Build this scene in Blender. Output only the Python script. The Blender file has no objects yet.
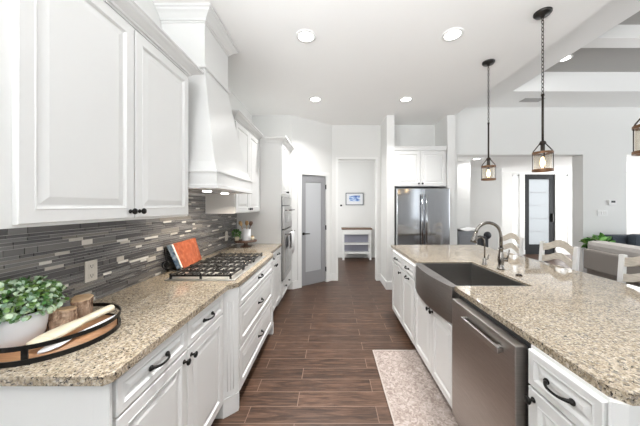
import bpy, bmesh, math, random
from mathutils import Vector, Matrix
random.seed(7)
S = bpy.context.scene
COL = S.collection
PI = math.pi
# ------------------------------------------------------------------ camera, world, lights, exposure
cam = bpy.data.cameras.new('camera'); camo = bpy.data.objects.new('camera', cam); COL.objects.link(camo)
camo.location = (0, 0, 1.48); camo.rotation_euler = (PI / 2, 0, 0)
cam.sensor_fit = 'HORIZONTAL'; cam.sensor_width = 36; cam.lens = 255 / 640 * 36
cam.shift_x = -11 / 640; cam.shift_y = -7 / 640; cam.clip_start = .02
S.camera = camo
S.view_settings.view_transform = 'Standard'; S.view_settings.look = 'None'
S.view_settings.gamma = 1; S.view_settings.use_curve_mapping = False
S.view_settings.exposure = 0.46
S.cycles.use_denoising = True
S.cycles.max_bounces = 10; S.cycles.diffuse_bounces = 6; S.cycles.sample_clamp_indirect = 6
W = bpy.data.worlds.new('daylight'); S.world = W; W.use_nodes = True
bg = W.node_tree.nodes['Background']; bg.inputs[0].default_value = (.90, .96, 1, 1); bg.inputs[1].default_value = 2.2

def area(name, loc, rot, sx, sy, power, col=(1, 1, 1), spread=PI):
    l = bpy.data.lights.new(name, 'AREA'); l.shape = 'RECTANGLE'; l.size = sx; l.size_y = sy
    l.energy = power; l.color = col; l.spread = spread
    o = bpy.data.objects.new(name, l); COL.objects.link(o); o.location = loc; o.rotation_euler = rot
    return o
# added fill lamps: at unseen rear and side windows, and in foyer and hall
UP = PI / 2 + .85   # fill lamps tilted upward to brighten the ceiling
area('fill_rear', (.1, -2.93, 1.85), (UP, 0, 0), 2.3, 1.6, 75, (.965, .98, 1), 1.8)  # added behind the viewpoint, aimed up at the ceiling
area('fill_kitchen', (-1.34, -.95, 1.65), (PI / 2 + .75, 0, -PI / 2 + .95), 1.2, 1.2, 62, (.965, .98, 1), 1.9)  # added close to the viewpoint to spread light over the ceiling
area('fill_living_rear', (6.75, -2.93, 1.5), (UP, 0, 0), 2.2, 2.4, 40, (.98, .99, 1), 2.1)  # added behind the viewpoint for the living room
area('fill_living_side', (8.93, 1.2, 1.6), (PI / 2 + .5, 0, PI / 2), 5.2, 2.4, 55, (.98, .99, 1))  # added to stand in for unseen side windows
area('fill_foyer', (8.6, 6.6, 1.35), (PI / 2 + .1, 0, PI / 2 - .45), 1.6, 1.9, 95, (1, 1, 1))  # added to brighten the foyer; no window stands here
area('fill_hall', (-.80, 6.2, 1.5), (PI / 2, 0, -PI / 2 + .5), 1.4, 1.9, 37, (1, 1, 1))  # added to brighten the hall; no window stands here

# ------------------------------------------------------------------ materials
def mat(name, col, rough=.5, metal=0, emit=None, es=0, trans=0, coat=0, spec=None, bump=0, bscale=200):
    m = bpy.data.materials.new(name); m.use_nodes = True
    nt = m.node_tree; b = nt.nodes['Principled BSDF']
    b.inputs['Base Color'].default_value = (*col, 1); b.inputs['Roughness'].default_value = rough
    b.inputs['Metallic'].default_value = metal
    if emit: b.inputs['Emission Color'].default_value = (*emit, 1); b.inputs['Emission Strength'].default_value = es
    b.inputs['Transmission Weight'].default_value = trans; b.inputs['Coat Weight'].default_value = coat
    if spec is not None: b.inputs['Specular IOR Level'].default_value = spec
    if bump:
        n = nt.nodes.new('ShaderNodeTexNoise'); n.inputs['Scale'].default_value = bscale; n.inputs['Detail'].default_value = 4
        tc = nt.nodes.new('ShaderNodeTexCoord'); nt.links.new(tc.outputs['Object'], n.inputs['Vector'])
        bp = nt.nodes.new('ShaderNodeBump'); bp.inputs['Strength'].default_value = bump; bp.inputs['Distance'].default_value = .004
        nt.links.new(n.outputs['Fac'], bp.inputs['Height']); nt.links.new(bp.outputs['Normal'], b.inputs['Normal'])
    return m

def ramp_mat(name, stops, scale=(1, 1, 1), nscale=20, detail=6, rough=.5, metal=0, bump=0, coat=0, distort=0, rrange=None):
    """noise driven colour; stops = [(pos, rgb)...]"""
    m = mat(name, stops[0][1], rough, metal, coat=coat); nt = m.node_tree; b = nt.nodes['Principled BSDF']
    tc = nt.nodes.new('ShaderNodeTexCoord'); mp = nt.nodes.new('ShaderNodeMapping'); mp.inputs['Scale'].default_value = scale
    n = nt.nodes.new('ShaderNodeTexNoise'); n.inputs['Scale'].default_value = nscale; n.inputs['Detail'].default_value = detail
    n.inputs['Distortion'].default_value = distort
    r = nt.nodes.new('ShaderNodeValToRGB')
    while len(r.color_ramp.elements) < len(stops): r.color_ramp.elements.new(.5)
    for e, (p, c) in zip(r.color_ramp.elements, stops): e.position = p; e.color = (*c, 1)
    nt.links.new(tc.outputs['Object'], mp.inputs['Vector']); nt.links.new(mp.outputs[0], n.inputs['Vector'])
    nt.links.new(n.outputs['Fac'], r.inputs['Fac']); nt.links.new(r.outputs[0], b.inputs['Base Color'])
    if bump:
        bp = nt.nodes.new('ShaderNodeBump'); bp.inputs['Strength'].default_value = bump; bp.inputs['Distance'].default_value = .01
        nt.links.new(n.outputs['Fac'], bp.inputs['Height']); nt.links.new(bp.outputs[0], b.inputs['Normal'])
    return m

M = {}
M['wall'] = mat('wall_paint', (.74, .74, .725), .7, bump=.03, bscale=60)
M['ceil'] = mat('ceiling_paint', (.89, .89, .88), .8, bump=.04, bscale=90)
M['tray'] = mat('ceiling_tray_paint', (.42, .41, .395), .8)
M['trim'] = mat('trim_paint', (.80, .80, .785), .45)
M['cab'] = mat('cabinet_paint', (.72, .72, .71), .32)
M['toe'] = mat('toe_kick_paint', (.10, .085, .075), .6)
M['black'] = mat('oil_rubbed_bronze', (.012, .011, .010), .38, .6)
M['iron'] = mat('cast_iron', (.018, .017, .016), .5, .2)
M['bronze'] = mat('dark_bronze', (.045, .036, .03), .42, .8)
M['copper'] = mat('brown_bronze', (.16, .085, .045), .45, .7)
M['bronze_can'] = mat('canopy_bronze', (.03, .028, .026), .4, .6)
M['steel'] = ramp_mat('brushed_steel', [(.3, (.44, .43, .42)), (.7, (.54, .53, .52))], (1, 1, 60), 6, 3, .3, 1)
M['steel_h'] = ramp_mat('brushed_steel_dark', [(.3, (.42, .395, .37)), (.7, (.52, .49, .465))], (1, 2, 70), 6, 3, .36, 1)
M['steel_f'] = ramp_mat('fridge_steel', [(.3, (.42, .43, .455)), (.7, (.49, .50, .52))], (60, 1, 1), 5, 3, .11, 1)
M['steel_t'] = mat('cooktop_steel', (.72, .71, .69), .40, 1)
M['apron'] = ramp_mat('apron_steel', [(.3, (.31, .29, .27)), (.7, (.39, .365, .345))], (1, 2, 70), 6, 3, .33, 1)
M['basin'] = mat('sink_basin_steel', (.33, .318, .305), .32, 1)
M['nickel'] = mat('brushed_nickel', (.25, .232, .215), .24, 1)
M['rub'] = mat('black_gasket', (.01, .01, .01), .6)
M['ovenglass'] = mat('oven_glass', (.10, .10, .105), .08, 0, coat=.5)
M['ovsteel'] = mat('oven_steel', (.50, .49, .48), .33, .9)
M['bulb'] = mat('bulb_glow', (1, .8, .5), .4, emit=(1, .72, .40), es=9)
M['lens'] = mat('downlight_lens', (1, 1, 1), .4, emit=(1, .98, .95), es=8)
M['white_cer'] = mat('white_ceramic', (.80, .81, .83), .3)
M['plate'] = mat('outlet_plate', (.62, .58, .52), .4)
M['platew'] = mat('white_plastic', (.78, .78, .77), .4)
M['dark'] = mat('dark_slot', (.02, .02, .02), .5)
M['doorgrey'] = mat('grey_door_paint', (.285, .285, .295), .45)
M['doorglass'] = mat('frosted_door_glass', (.46, .47, .485), .35, bump=.2, bscale=300)
M['frontdoor'] = mat('charcoal_door_paint', (.020, .021, .023), .65, spec=.2)
M['woodtop'] = ramp_mat('brown_wood', [(.3, (.11, .055, .03)), (.7, (.20, .11, .06))], (1, 14, 1), 8, 6, .45)
M['traywood'] = ramp_mat('tray_wood', [(.3, (.36, .17, .075)), (.7, (.52, .28, .14))], (2, 18, 1), 7, 6, .45)
M['darkwood'] = ramp_mat('dark_wood', [(.3, (.07, .035, .022)), (.7, (.13, .07, .045))], (2, 14, 1), 8, 6, .45)
M['bark'] = ramp_mat('tree_bark', [(.32, (.09, .05, .03)), (.47, (.27, .17, .11)), (.62, (.50, .36, .26))], (3, 3, .8), 14, 8, .85, bump=.8, distort=.6)
M['cutwood'] = ramp_mat('cut_log_wood', [(.3, (.42, .26, .14)), (.7, (.62, .44, .28))], (1, 1, 6), 14, 6, .7, bump=.2)
M['cream'] = ramp_mat('pale_wood', [(.3, (.76, .66, .48)), (.7, (.84, .76, .60))], (2, 16, 1), 8, 5, .5)
M['spoonwood'] = ramp_mat('utensil_wood', [(.3, (.40, .24, .10)), (.7, (.55, .36, .18))], (1, 1, 4), 20, 5, .55)
M['leaf_pale'] = ramp_mat('pale_leaf', [(.35, (.30, .47, .33)), (.65, (.62, .74, .52))], (1, 1, 1), 30, 2, .5)
M['leaf_mid'] = ramp_mat('mid_leaf', [(.35, (.07, .20, .05)), (.65, (.26, .40, .10))], (1, 1, 1), 30, 2, .5)
M['leaf_dark'] = ramp_mat('dark_leaf', [(.35, (.03, .10, .02)), (.65, (.09, .22, .05))], (1, 1, 1), 30, 2, .45)
M['leaf_bright'] = ramp_mat('bright_leaf', [(.35, (.06, .24, .04)), (.65, (.20, .48, .10))], (1, 1, 1), 20, 2, .4)
M['stem'] = mat('green_stem', (.12, .16, .05), .6)
M['orange'] = ramp_mat('orange_cover', [(.32, (.27, .055, .018)), (.55, (.40, .095, .036)), (.75, (.50, .20, .11))], (1, 1, 1), 28, 6, .6)
M['blue'] = ramp_mat('blue_spine', [(.34, (.06, .13, .25)), (.5, (.28, .42, .56)), (.6, (.68, .75, .80))], (1, 1, 1), 26, 5, .5)
M['paper'] = mat('paper_edge', (.78, .74, .68), .7)
M['taupe'] = ramp_mat('taupe_fabric', [(.35, (.175, .158, .142)), (.65, (.225, .204, .185))], (1, 1, 1), 200, 3, .9, bump=.1)
M['taupe_l'] = ramp_mat('taupe_cushion', [(.35, (.29, .275, .26)), (.65, (.36, .34, .32))], (1, 1, 1), 200, 3, .9, bump=.1)
M['navy'] = ramp_mat('slate_blue_fabric', [(.35, (.055, .07, .09)), (.65, (.085, .10, .125))], (1, 1, 1), 150, 3, .9, bump=.1)
M['stoolw'] = mat('stool_white_paint', (.76, .75, .73), .45)
M['stoolr'] = ramp_mat('stool_beige_rail', [(.35, (.50, .45, .38)), (.65, (.64, .58, .50))], (2, 2, 10), 10, 5, .5)  # beige rails, warmer than the white posts
M['greyfab'] = ramp_mat('grey_weave', [(.35, (.20, .21, .225)), (.65, (.29, .30, .32))], (1, 1, 6), 60, 3, .8)
M['whitefab'] = mat('white_cloth', (.80, .80, .80), .85, bump=.15, bscale=300)
M['greyback'] = mat('grey_shelf_back', (.30, .30, .36), .6)
M['planter'] = mat('grey_planter', (.34, .34, .345), .6, bump=.1, bscale=40)
M['soil'] = mat('potting_soil', (.03, .02, .015), .9)
M['blackpl'] = mat('black_plastic', (.012, .013, .018), .35)
M['mat_paper'] = mat('picture_mat', (.74, .75, .77), .6)
M['pframe'] = mat('picture_frame_grey', (.11, .12, .14), .4)
M['print'] = ramp_mat('landscape_print', [(.36, (.06, .12, .35)), (.5, (.22, .36, .65)), (.62, (.75, .82, .9))], (1, 1, 3), 9, 5, .4)
M['vent'] = mat('vent_grey', (.42, .41, .40), .5)

def glass(name, tint=(1, 1, 1), k=.12, rough=.02):
    m = bpy.data.materials.new(name); m.use_nodes = True; nt = m.node_tree; nt.nodes.clear()
    o = nt.nodes.new('ShaderNodeOutputMaterial'); mx = nt.nodes.new('ShaderNodeMixShader')
    t = nt.nodes.new('ShaderNodeBsdfTransparent'); t.inputs[0].default_value = (*tint, 1)
    g = nt.nodes.new('ShaderNodeBsdfGlossy'); g.inputs['Roughness'].default_value = rough
    mx.inputs[0].default_value = k
    nt.links.new(t.outputs[0], mx.inputs[1]); nt.links.new(g.outputs[0], mx.inputs[2]); nt.links.new(mx.outputs[0], o.inputs[0])
    return m
M['glass'] = glass('window_glass')
M['lampglass'] = glass('seeded_lamp_glass', (.93, .88, .80), .16, .08)
def frosted(name, tint):
    m = bpy.data.materials.new(name); m.use_nodes = True; nt = m.node_tree; nt.nodes.clear()
    o = nt.nodes.new('ShaderNodeOutputMaterial'); mx = nt.nodes.new('ShaderNodeMixShader')
    t = nt.nodes.new('ShaderNodeBsdfTransparent'); t.inputs[0].default_value = (*tint, 1)
    d = nt.nodes.new('ShaderNodeBsdfTranslucent'); d.inputs[0].default_value = (.55, .55, .55, 1)
    mx.inputs[0].default_value = .55
    nt.links.new(t.outputs[0], mx.inputs[1]); nt.links.new(d.outputs[0], mx.inputs[2]); nt.links.new(mx.outputs[0], o.inputs[0])
    return m
M['frost'] = frosted('frosted_front_glass', (.6, .6, .6))

def granite():
    m = mat('speckled_granite', (.5, .43, .34), .05); nt = m.node_tree; b = nt.nodes['Principled BSDF']
    N, L = nt.nodes.new, nt.links.new
    tc = N('ShaderNodeTexCoord')
    def noise(s, d, dist=0, rgh=.6):
        n = N('ShaderNodeTexNoise'); n.inputs['Scale'].default_value = s; n.inputs['Detail'].default_value = d
        n.inputs['Distortion'].default_value = dist; n.inputs['Roughness'].default_value = rgh
        L(tc.outputs['Object'], n.inputs['Vector']); return n
    def ramp(src, stops):
        r = N('ShaderNodeValToRGB')
        while len(r.color_ramp.elements) < len(stops): r.color_ramp.elements.new(.5)
        for e, (p, c) in zip(r.color_ramp.elements, stops): e.position = p; e.color = (*c, 1)
        L(src, r.inputs['Fac']); return r
    def mix(f, a, c):
        x = N('ShaderNodeMix'); x.data_type = 'RGBA'
        L(f, x.inputs[0]); L(a, x.inputs[6])
        if isinstance(c, tuple): x.inputs[7].default_value = (*c, 1)
        else: L(c, x.inputs[7])
        return x.outputs[2]
    big = ramp(noise(11, 5, .8).outputs['Fac'], [(.33, (.235, .182, .122)), (.5, (.37, .305, .22)), (.66, (.50, .435, .345))])
    fine = ramp(noise(88, 5, .5).outputs['Fac'], [(.36, (.10, .078, .056)), (.46, (.31, .248, .172)), (.56, (.47, .405, .315)), (.68, (.66, .61, .53))])
    c = mix(ramp(noise(45, 3).outputs['Fac'], [(.35, (.4,) * 3), (.65, (.9,) * 3)]).outputs[0], big.outputs[0], fine.outputs[0])
    gy = ramp(noise(75, 4, .9).outputs['Fac'], [(.55, (0, 0, 0)), (.62, (.75, .75, .75))])
    c = mix(gy.outputs[0], c, (.17, .16, .153))
    dk = ramp(noise(110, 4, .6, .6).outputs['Fac'], [(.0, (1, 1, 1)), (.375, (1, 1, 1)), (.415, (0, 0, 0))])
    c = mix(dk.outputs[0], c, (.022, .018, .016))
    L(c, b.inputs['Base Color'])
    return m
M['granite'] = granite()

def floor_mat():
    m = mat('plank_tile_floor', (.1, .06, .04), .36, spec=.4); nt = m.node_tree; b = nt.nodes['Principled BSDF']
    N, L = nt.nodes.new, nt.links.new
    tc = N('ShaderNodeTexCoord')
    br = N('ShaderNodeTexBrick'); br.offset = .37; br.offset_frequency = 2
    for k, v in (('Scale', 1), ('Mortar Size', .0028), ('Brick Width', .92), ('Row Height', .148), ('Bias', 0), ('Mortar Smooth', .1)):
        br.inputs[k].default_value = v
    br.inputs['Color1'].default_value = (.0, .0, .0, 1); br.inputs['Color2'].default_value = (1, 1, 1, 1); br.inputs['Mortar'].default_value = (.5, .5, .5, 1)
    mp0 = N('ShaderNodeMapping'); mp0.inputs['Location'].default_value = (.25, .04, 0); L(tc.outputs['Object'], mp0.inputs[0]); L(mp0.outputs[0], br.inputs['Vector'])
    # wood grain: stretched noise shifted per plank
    sh = N('ShaderNodeVectorMath'); sh.operation = 'MULTIPLY_ADD'; sh.inputs[1].default_value = (7, 13, 5)
    L(br.outputs['Color'], sh.inputs[0]); L(tc.outputs['Object'], sh.inputs[2])
    mp = N('ShaderNodeMapping'); mp.inputs['Scale'].default_value = (1.6, 17, 1); L(sh.outputs[0], mp.inputs[0])
    n = N('ShaderNodeTexNoise'); n.inputs['Scale'].default_value = 3; n.inputs['Detail'].default_value = 8; n.inputs['Roughness'].default_value = .62; n.inputs['Distortion'].default_value = .5
    L(mp.outputs[0], n.inputs['Vector'])
    r = N('ShaderNodeValToRGB')
    stops = [(.28, (.022, .0105, .006)), (.47, (.060, .031, .0185)), (.60, (.100, .054, .034)), (.76, (.17, .10, .066))]
    while len(r.color_ramp.elements) < 4: r.color_ramp.elements.new(.5)
    for e, (p, c) in zip(r.color_ramp.elements, stops): e.position = p; e.color = (*c, 1)
    L(n.outputs['Fac'], r.inputs[0])
    mt = N('ShaderNodeMix'); mt.data_type = 'RGBA'; mt.blend_type = 'MULTIPLY'; mt.inputs[0].default_value = .45
    sat = N('ShaderNodeMapRange'); sat.inputs[3].default_value = .45; sat.inputs[4].default_value = 1.25
    L(br.outputs['Color'], sat.inputs[0]); L(r.outputs[0], mt.inputs[6]); L(sat.outputs[0], mt.inputs[7])
    mm = N('ShaderNodeMix'); mm.data_type = 'RGBA'; L(br.outputs['Fac'], mm.inputs[0]); L(mt.outputs[2], mm.inputs[6]); mm.inputs[7].default_value = (.17, .112, .08, 1)
    L(mm.outputs[2], b.inputs['Base Color'])
    bp = N('ShaderNodeBump'); bp.inputs['Strength'].default_value = .25; bp.inputs['Distance'].default_value = .004
    L(n.outputs['Fac'], bp.inputs['Height']); L(bp.outputs[0], b.inputs['Normal'])
    return m
M['floor'] = floor_mat()
def rug_mat():
    m = ramp_mat('faded_rug', [(.36, (.215, .17, .148)), (.5, (.30, .25, .225)), (.64, (.40, .345, .315))], (1, 1, 1), 38, 5, .95, bump=.3, distort=1.2)
    return m
M['rug'] = rug_mat()
M['rug_edge'] = mat('rug_binding', (.38, .335, .305), .95)
M['grout'] = mat('tile_grout', (.50, .48, .455), .8)
TILE = [mat('tile_slate', (.085, .080, .080), .30), mat('tile_glass_grey', (.20, .192, .188), .12), mat('tile_taupe', (.24, .222, .20), .25),
        mat('tile_charcoal', (.145, .138, .135), .12), mat('tile_light_stone', (.52, .48, .43), .35), mat('tile_pale_glass', (.72, .69, .64), .12)]

# ------------------------------------------------------------------ mesh builder
class MB:
    def __init__(s): s.bm = bmesh.new(); s.T = None
    def _fin(s, verts):
        if s.T is not None:
            for v in verts: v.co = s.T @ v.co
    def box(s, x0, x1, y0, y1, z0, z1, bev=0, mi=0):
        vs = [s.bm.verts.new(c) for c in ((x0, y0, z0), (x1, y0, z0), (x1, y1, z0), (x0, y1, z0), (x0, y0, z1), (x1, y0, z1), (x1, y1, z1), (x0, y1, z1))]
        fs = [s.bm.faces.new([vs[i] for i in f]) for f in ((3, 2, 1, 0), (4, 5, 6, 7), (0, 1, 5, 4), (1, 2, 6, 5), (2, 3, 7, 6), (3, 0, 4, 7))]
        for f in fs: f.material_index = mi
        if bev:
            es = list({e for f in fs for e in f.edges})
            r = bmesh.ops.bevel(s.bm, geom=es, offset=bev, segments=2, affect='EDGES', profile=.6)
            vs = list({v for f in r['faces'] for v in f.verts} | {v for v in vs if v.is_valid})
            for f in r['faces']: f.material_index = mi
        s._fin(vs); return s
    def hexa(s, q0, q1, bev=0, mi=0):
        """solid between two corresponding polygons"""
        a = [s.bm.verts.new(p) for p in q0]; b = [s.bm.verts.new(p) for p in q1]; n = len(a)
        fs = [s.bm.faces.new(a[::-1]), s.bm.faces.new(b)]
        for i in range(n): fs.append(s.bm.faces.new((a[i], a[(i + 1) % n], b[(i + 1) % n], b[i])))
        for f in fs: f.material_index = mi
        vs = a + b
        if bev:
            es = list({e for f in fs for e in f.edges})
            r = bmesh.ops.bevel(s.bm, geom=es, offset=bev, segments=2, affect='EDGES', profile=.6)
            vs = list({v for f in r['faces'] for v in f.verts} | {v for v in vs if v.is_valid})
        s._fin(vs); return s
    def prism(s, poly, z0, z1, bev=0):
        return s.hexa([(x, y, z0) for x, y in poly], [(x, y, z1) for x, y in poly], bev)
    def tube(s, pts, r, n=10, cap=True, closed=False, mi=0):
        pts = [Vector(p) for p in pts]; rs = r if isinstance(r, (list, tuple)) else [r] * len(pts)
        rings = []; m = len(pts); prev = None; allv = []
        for i, p in enumerate(pts):
            if closed: t = (pts[(i + 1) % m] - pts[i - 1])
            else: t = (pts[min(i + 1, m - 1)] - pts[max(i - 1, 0)])
            t.normalize()
            if prev is None:
                u = t.orthogonal().normalized()
            else:
                u = prev - t * prev.dot(t)
                u = u.normalized() if u.length > 1e-6 else t.orthogonal().normalized()
            prev = u; w = t.cross(u)
            ring = [s.bm.verts.new(p + (u * math.cos(2 * PI * k / n) + w * math.sin(2 * PI * k / n)) * rs[i]) for k in range(n)]
            rings.append(ring); allv += ring
        k_ = m if closed else m - 1
        for i in range(k_):
            a, b = rings[i], rings[(i + 1) % m]
            for k in range(n):
                f = s.bm.faces.new((a[k], a[(k + 1) % n], b[(k + 1) % n], b[k])); f.smooth = True; f.material_index = mi
        if cap and not closed:
            s.bm.faces.new(rings[0][::-1]).material_index = mi; s.bm.faces.new(rings[-1]).material_index = mi
        s._fin(allv); return s
    def lathe(s, prof, c=(0, 0, 0), axis='Z', n=28, mi=0, smooth=True):
        """prof [(r, h)...]"""
        c = Vector(c); ax = {'Z': Vector((0, 0, 1)), 'X': Vector((1, 0, 0)), 'Y': Vector((0, 1, 0)), '-X': Vector((-1, 0, 0)), '-Y': Vector((0, -1, 0))}[axis] if isinstance(axis, str) else Vector(axis).normalized()
        u = ax.orthogonal().normalized(); w = ax.cross(u); rings = []; allv = []
        for r, h in prof:
            if r < 1e-6: ring = [s.bm.verts.new(c + ax * h)]
            else: ring = [s.bm.verts.new(c + ax * h + (u * math.cos(2 * PI * k / n) + w * math.sin(2 * PI * k / n)) * r) for k in range(n)]
            rings.append(ring); allv += ring
        for a, b in zip(rings, rings[1:]):
            for k in range(n):
                k2 = (k + 1) % n
                if len(a) == 1 and len(b) == 1: continue
                if len(a) == 1: f = s.bm.faces.new((a[0], b[k2], b[k]))
                elif len(b) == 1: f = s.bm.faces.new((a[k], a[k2], b[0]))
                else: f = s.bm.faces.new((a[k], a[k2], b[k2], b[k]))
                f.smooth = smooth; f.material_index = mi
        if len(rings[0]) > 1: s.bm.faces.new(rings[0][::-1]).material_index = mi
        if len(rings[-1]) > 1: s.bm.faces.new(rings[-1]).material_index = mi
        s._fin(allv); return s
    def rings(s, O, A, N, w, h, steps, Z=(0, 0, 1)):
        """nested rectangles: steps [(inset, depth)...]; back corner O, width along A, up along Z, outward N"""
        O, A, N, Z = Vector(O), Vector(A), Vector(N), Vector(Z); prev = None; allv = []
        for ins, d in steps:
            r = [s.bm.verts.new(O + A * x + Z * z + N * d) for x, z in ((ins, ins), (w - ins, ins), (w - ins, h - ins), (ins, h - ins))]
            allv += r
            if prev:
                for k in range(4): s.bm.faces.new((prev[k], prev[(k + 1) % 4], r[(k + 1) % 4], r[k]))
            else: s.bm.faces.new(r[::-1])
            prev = r
        s.bm.faces.new(prev); s._fin(allv); return s
    def sheet(s, grid, thick=0, mi=0, smooth=True):
        vs = [[s.bm.verts.new(p) for p in row] for row in grid]
        for a, b in zip(vs, vs[1:]):
            for k in range(len(a) - 1):
                f = s.bm.faces.new((a[k], a[k + 1], b[k + 1], b[k])); f.smooth = smooth; f.material_index = mi
        s._fin([v for r in vs for v in r]); return s
    def build(s, name, m, parent=None, local=False):
        bm = s.bm
        bmesh.ops.recalc_face_normals(bm, faces=bm.faces)
        me = bpy.data.meshes.new(name); 
        o = bpy.data.objects.new(name, me); COL.objects.link(o)
        if parent is not None:
            o.parent = parent
            if not local:
                r = parent
                while r.parent: r = r.parent
                bmesh.ops.translate(bm, verts=bm.verts, vec=-Vector(r.location))
        else:
            if bm.verts and not local:
                xs = [v.co for v in bm.verts]
                c = Vector(((min(v.x for v in xs) + max(v.x for v in xs)) / 2, (min(v.y for v in xs) + max(v.y for v in xs)) / 2, min(v.z for v in xs)))
                if parent is None and getattr(s, 'recentre', False):
                    bmesh.ops.translate(bm, verts=bm.verts, vec=-c); o.location = c
        bm.to_mesh(me); bm.free()
        for x in (m if isinstance(m, (list, tuple)) else [m]): me.materials.append(x)
        return o

def tag(o, label, cat, group=None):
    o['label'] = label; o['category'] = cat
    if group: o['group'] = group
    return o
def thing(name, label, cat, loc=(0, 0, 0), rot=(0, 0, 0), group=None):
    o = bpy.data.objects.new(name, None); o.empty_display_size = .05; COL.objects.link(o)
    o.location = loc; o.rotation_euler = rot
    return tag(o, label, cat, group)
def one(mb, name, m, label, cat, group=None):
    mb.recentre = True
    return tag(mb.build(name, m), label, cat, group)
def struct(name, mb, m, parent=None):
    o = mb.build(name, m, parent)
    if parent is None: o['kind'] = 'structure'
    return o
def dup(root, loc, label=None, rot=None):
    r = root.copy(); COL.objects.link(r); r.location = loc
    if rot is not None: r.rotation_euler = rot
    if label: r['label'] = label
    for ch in list(root.children):
        c = ch.copy(); COL.objects.link(c); c.parent = r
        for g in ch.children:
            d = g.copy(); COL.objects.link(d); d.parent = c
    return r
def B(*a, **k): return MB().box(*a, **k)

# ------------------------------------------------------------------ the room
CZ = 3.09
struct('floor', B(-3, 10, -3.2, 9, -.1, 0), M['floor'])
struct('ceiling', B(-1.55, 2.2, -3, 5.19, CZ, 3.95), M['ceil'])
# living room ceiling: perimeter soffit, raised tray and crossing beams
mb = MB()
mb.box(2.2, 3.1, -3, 5.07, 3.44, 3.95); mb.box(3.1, 9, 4.36, 5.07, 3.44, 3.95)
mb.box(8.2, 9, -3, 4.36, 3.44, 3.95); mb.box(3.1, 8.2, -3, -2.2, 3.44, 3.95)
struct('ceiling_living', mb, M['ceil'])
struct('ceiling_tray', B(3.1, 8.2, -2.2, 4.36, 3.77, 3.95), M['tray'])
for i, yb in enumerate((3.22, 1.3, -.6)):
    struct('trim_%d' % (i + 1), B(3.1, 8.2, yb, yb + .2, 3.6, 3.77), M['trim'])
# walls
WX = -1.40
mb = B(-1.55, WX, -3, -1.65, 0, CZ).box(-1.55, WX, -.25, 4.68, 0, CZ).box(-1.55, WX, -1.65, -.25, 0, 1.0).box(-1.55, WX, -1.65, -.25, 2.3, CZ)
struct('wall_left', mb, M['wall'])
mb = MB()
for a, b in ((-1.65, -1.60), (-.98, -.92), (-.30, -.25)): mb.box(-1.52, -1.45, a, b, 1.0, 2.3)
mb.box(-1.52, -1.45, -1.65, -.25, 1.0, 1.05).box(-1.52, -1.45, -1.65, -.25, 2.25, 2.3)
kw = struct('window_9', mb, M['trim']); B(-1.49, -1.485, -1.65, -.25, 1.0, 2.3).build('pane', M['glass'], kw)  # unseen window, added to go with the kitchen fill lamp
struct('wall_back_left', B(WX, -.69, 4.53, 4.68, 0, CZ), M['wall'])
# rear wall; unseen windows added for light (behind the viewpoint)
mb = MB()
for x0, x1 in ((-1.55, -1.1), (1.3, 3.75), (4.2, 5.6), (7.9, 9.15)): mb.box(x0, x1, -3.15, -3, 0, 3.95)
for x0, x1 in ((-1.1, 1.3), (3.75, 4.2), (5.6, 7.9)): mb.box(x0, x1, -3.15, -3, 2.7, 3.95); mb.box(x0, x1, -3.15, -3, 0, 1.0 if x0 < 0 else .12)
struct('wall_rear', mb, M['wall'])
n_ = 0
def window_x(x0, x1, z0, z1, y, muls):
    global n_; n_ += 1
    mb = MB()
    for a, b in ((x0, x0 + .05), (x1 - .05, x1)): mb.box(a, b, y - .05, y + .02, z0, z1)
    mb.box(x0, x1, y - .05, y + .02, z0, z0 + .05); mb.box(x0, x1, y - .05, y + .02, z1 - .05, z1)
    for m_ in muls: mb.box(m_ - .04, m_ + .04, y - .05, y + .02, z0, z1)
    f = struct('window_%d' % n_, mb, M['trim'])
    g = B(x0, x1, y - .02, y - .015, z0, z1).build('pane', M['glass'], f)
window_x(-1.1, 1.3, 1.0, 2.7, -3.08, (.1,))
window_x(3.75, 4.2, .12, 2.7, -3.08, ())  # narrow window added for a bright streak in the fridge reflection
window_x(5.6, 7.9, .12, 2.7, -3.08, (6.75,))
mb = MB(); mb.box(9, 9.15, -3, -1.6, 0, 3.95); mb.box(9, 9.15, 4.0, 9, 0, 3.95); mb.box(9, 9.15, -1.6, 4, 0, .3); mb.box(9, 9.15, -1.6, 4, 2.9, 3.95)
struct('wall_right', mb, M['wall'])
# far wall with cased openings
TH = 5.19
struct('wall_far_left', B(.0, .14, 5.07, TH, 0, CZ), M['wall'])
struct('wall_far_header', B(.14, .895, 5.07, TH, 2.41, CZ), M['wall'])
struct('wall_far', B(.895, 2.51, 5.07, TH, 0, 3.44), M['wall'])
struct('wall_living_header', B(2.51, 5.01, 5.07, 5.3, 2.5, 3.44), M['wall'])
struct('wall_living', B(5.01, 5.88, 5.07, 5.3, 0, 3.44), M['wall'])
struct('wall_living_side_header', B(5.88, 9, 5.07, 5.3, 2.5, 3.44), M['wall'])
struct('wall_fridge_left', B(.99, 1.125, 4.52, 5.07, 0, CZ), M['wall'])
struct('wall_fridge_right', B(2.065, 2.2, 4.52, 5.07, 0, CZ), M['wall'])
# hallway
struct('wall_hall_back', B(-1.0, 1.9, 7.33, 7.45, 0, 2.76), M['wall'])
struct('wall_hall_right', B(1.78, 1.9, TH, 7.33, 0, 2.76), M['wall'])
struct('wall_hall_left', B(-1.0, -.88, 4.9, 7.33, 0, 2.76), M['wall'])
struct('ceiling_hall', B(-1.0, 1.9, TH, 7.45, 2.76, 2.86), M['ceil'])
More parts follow.
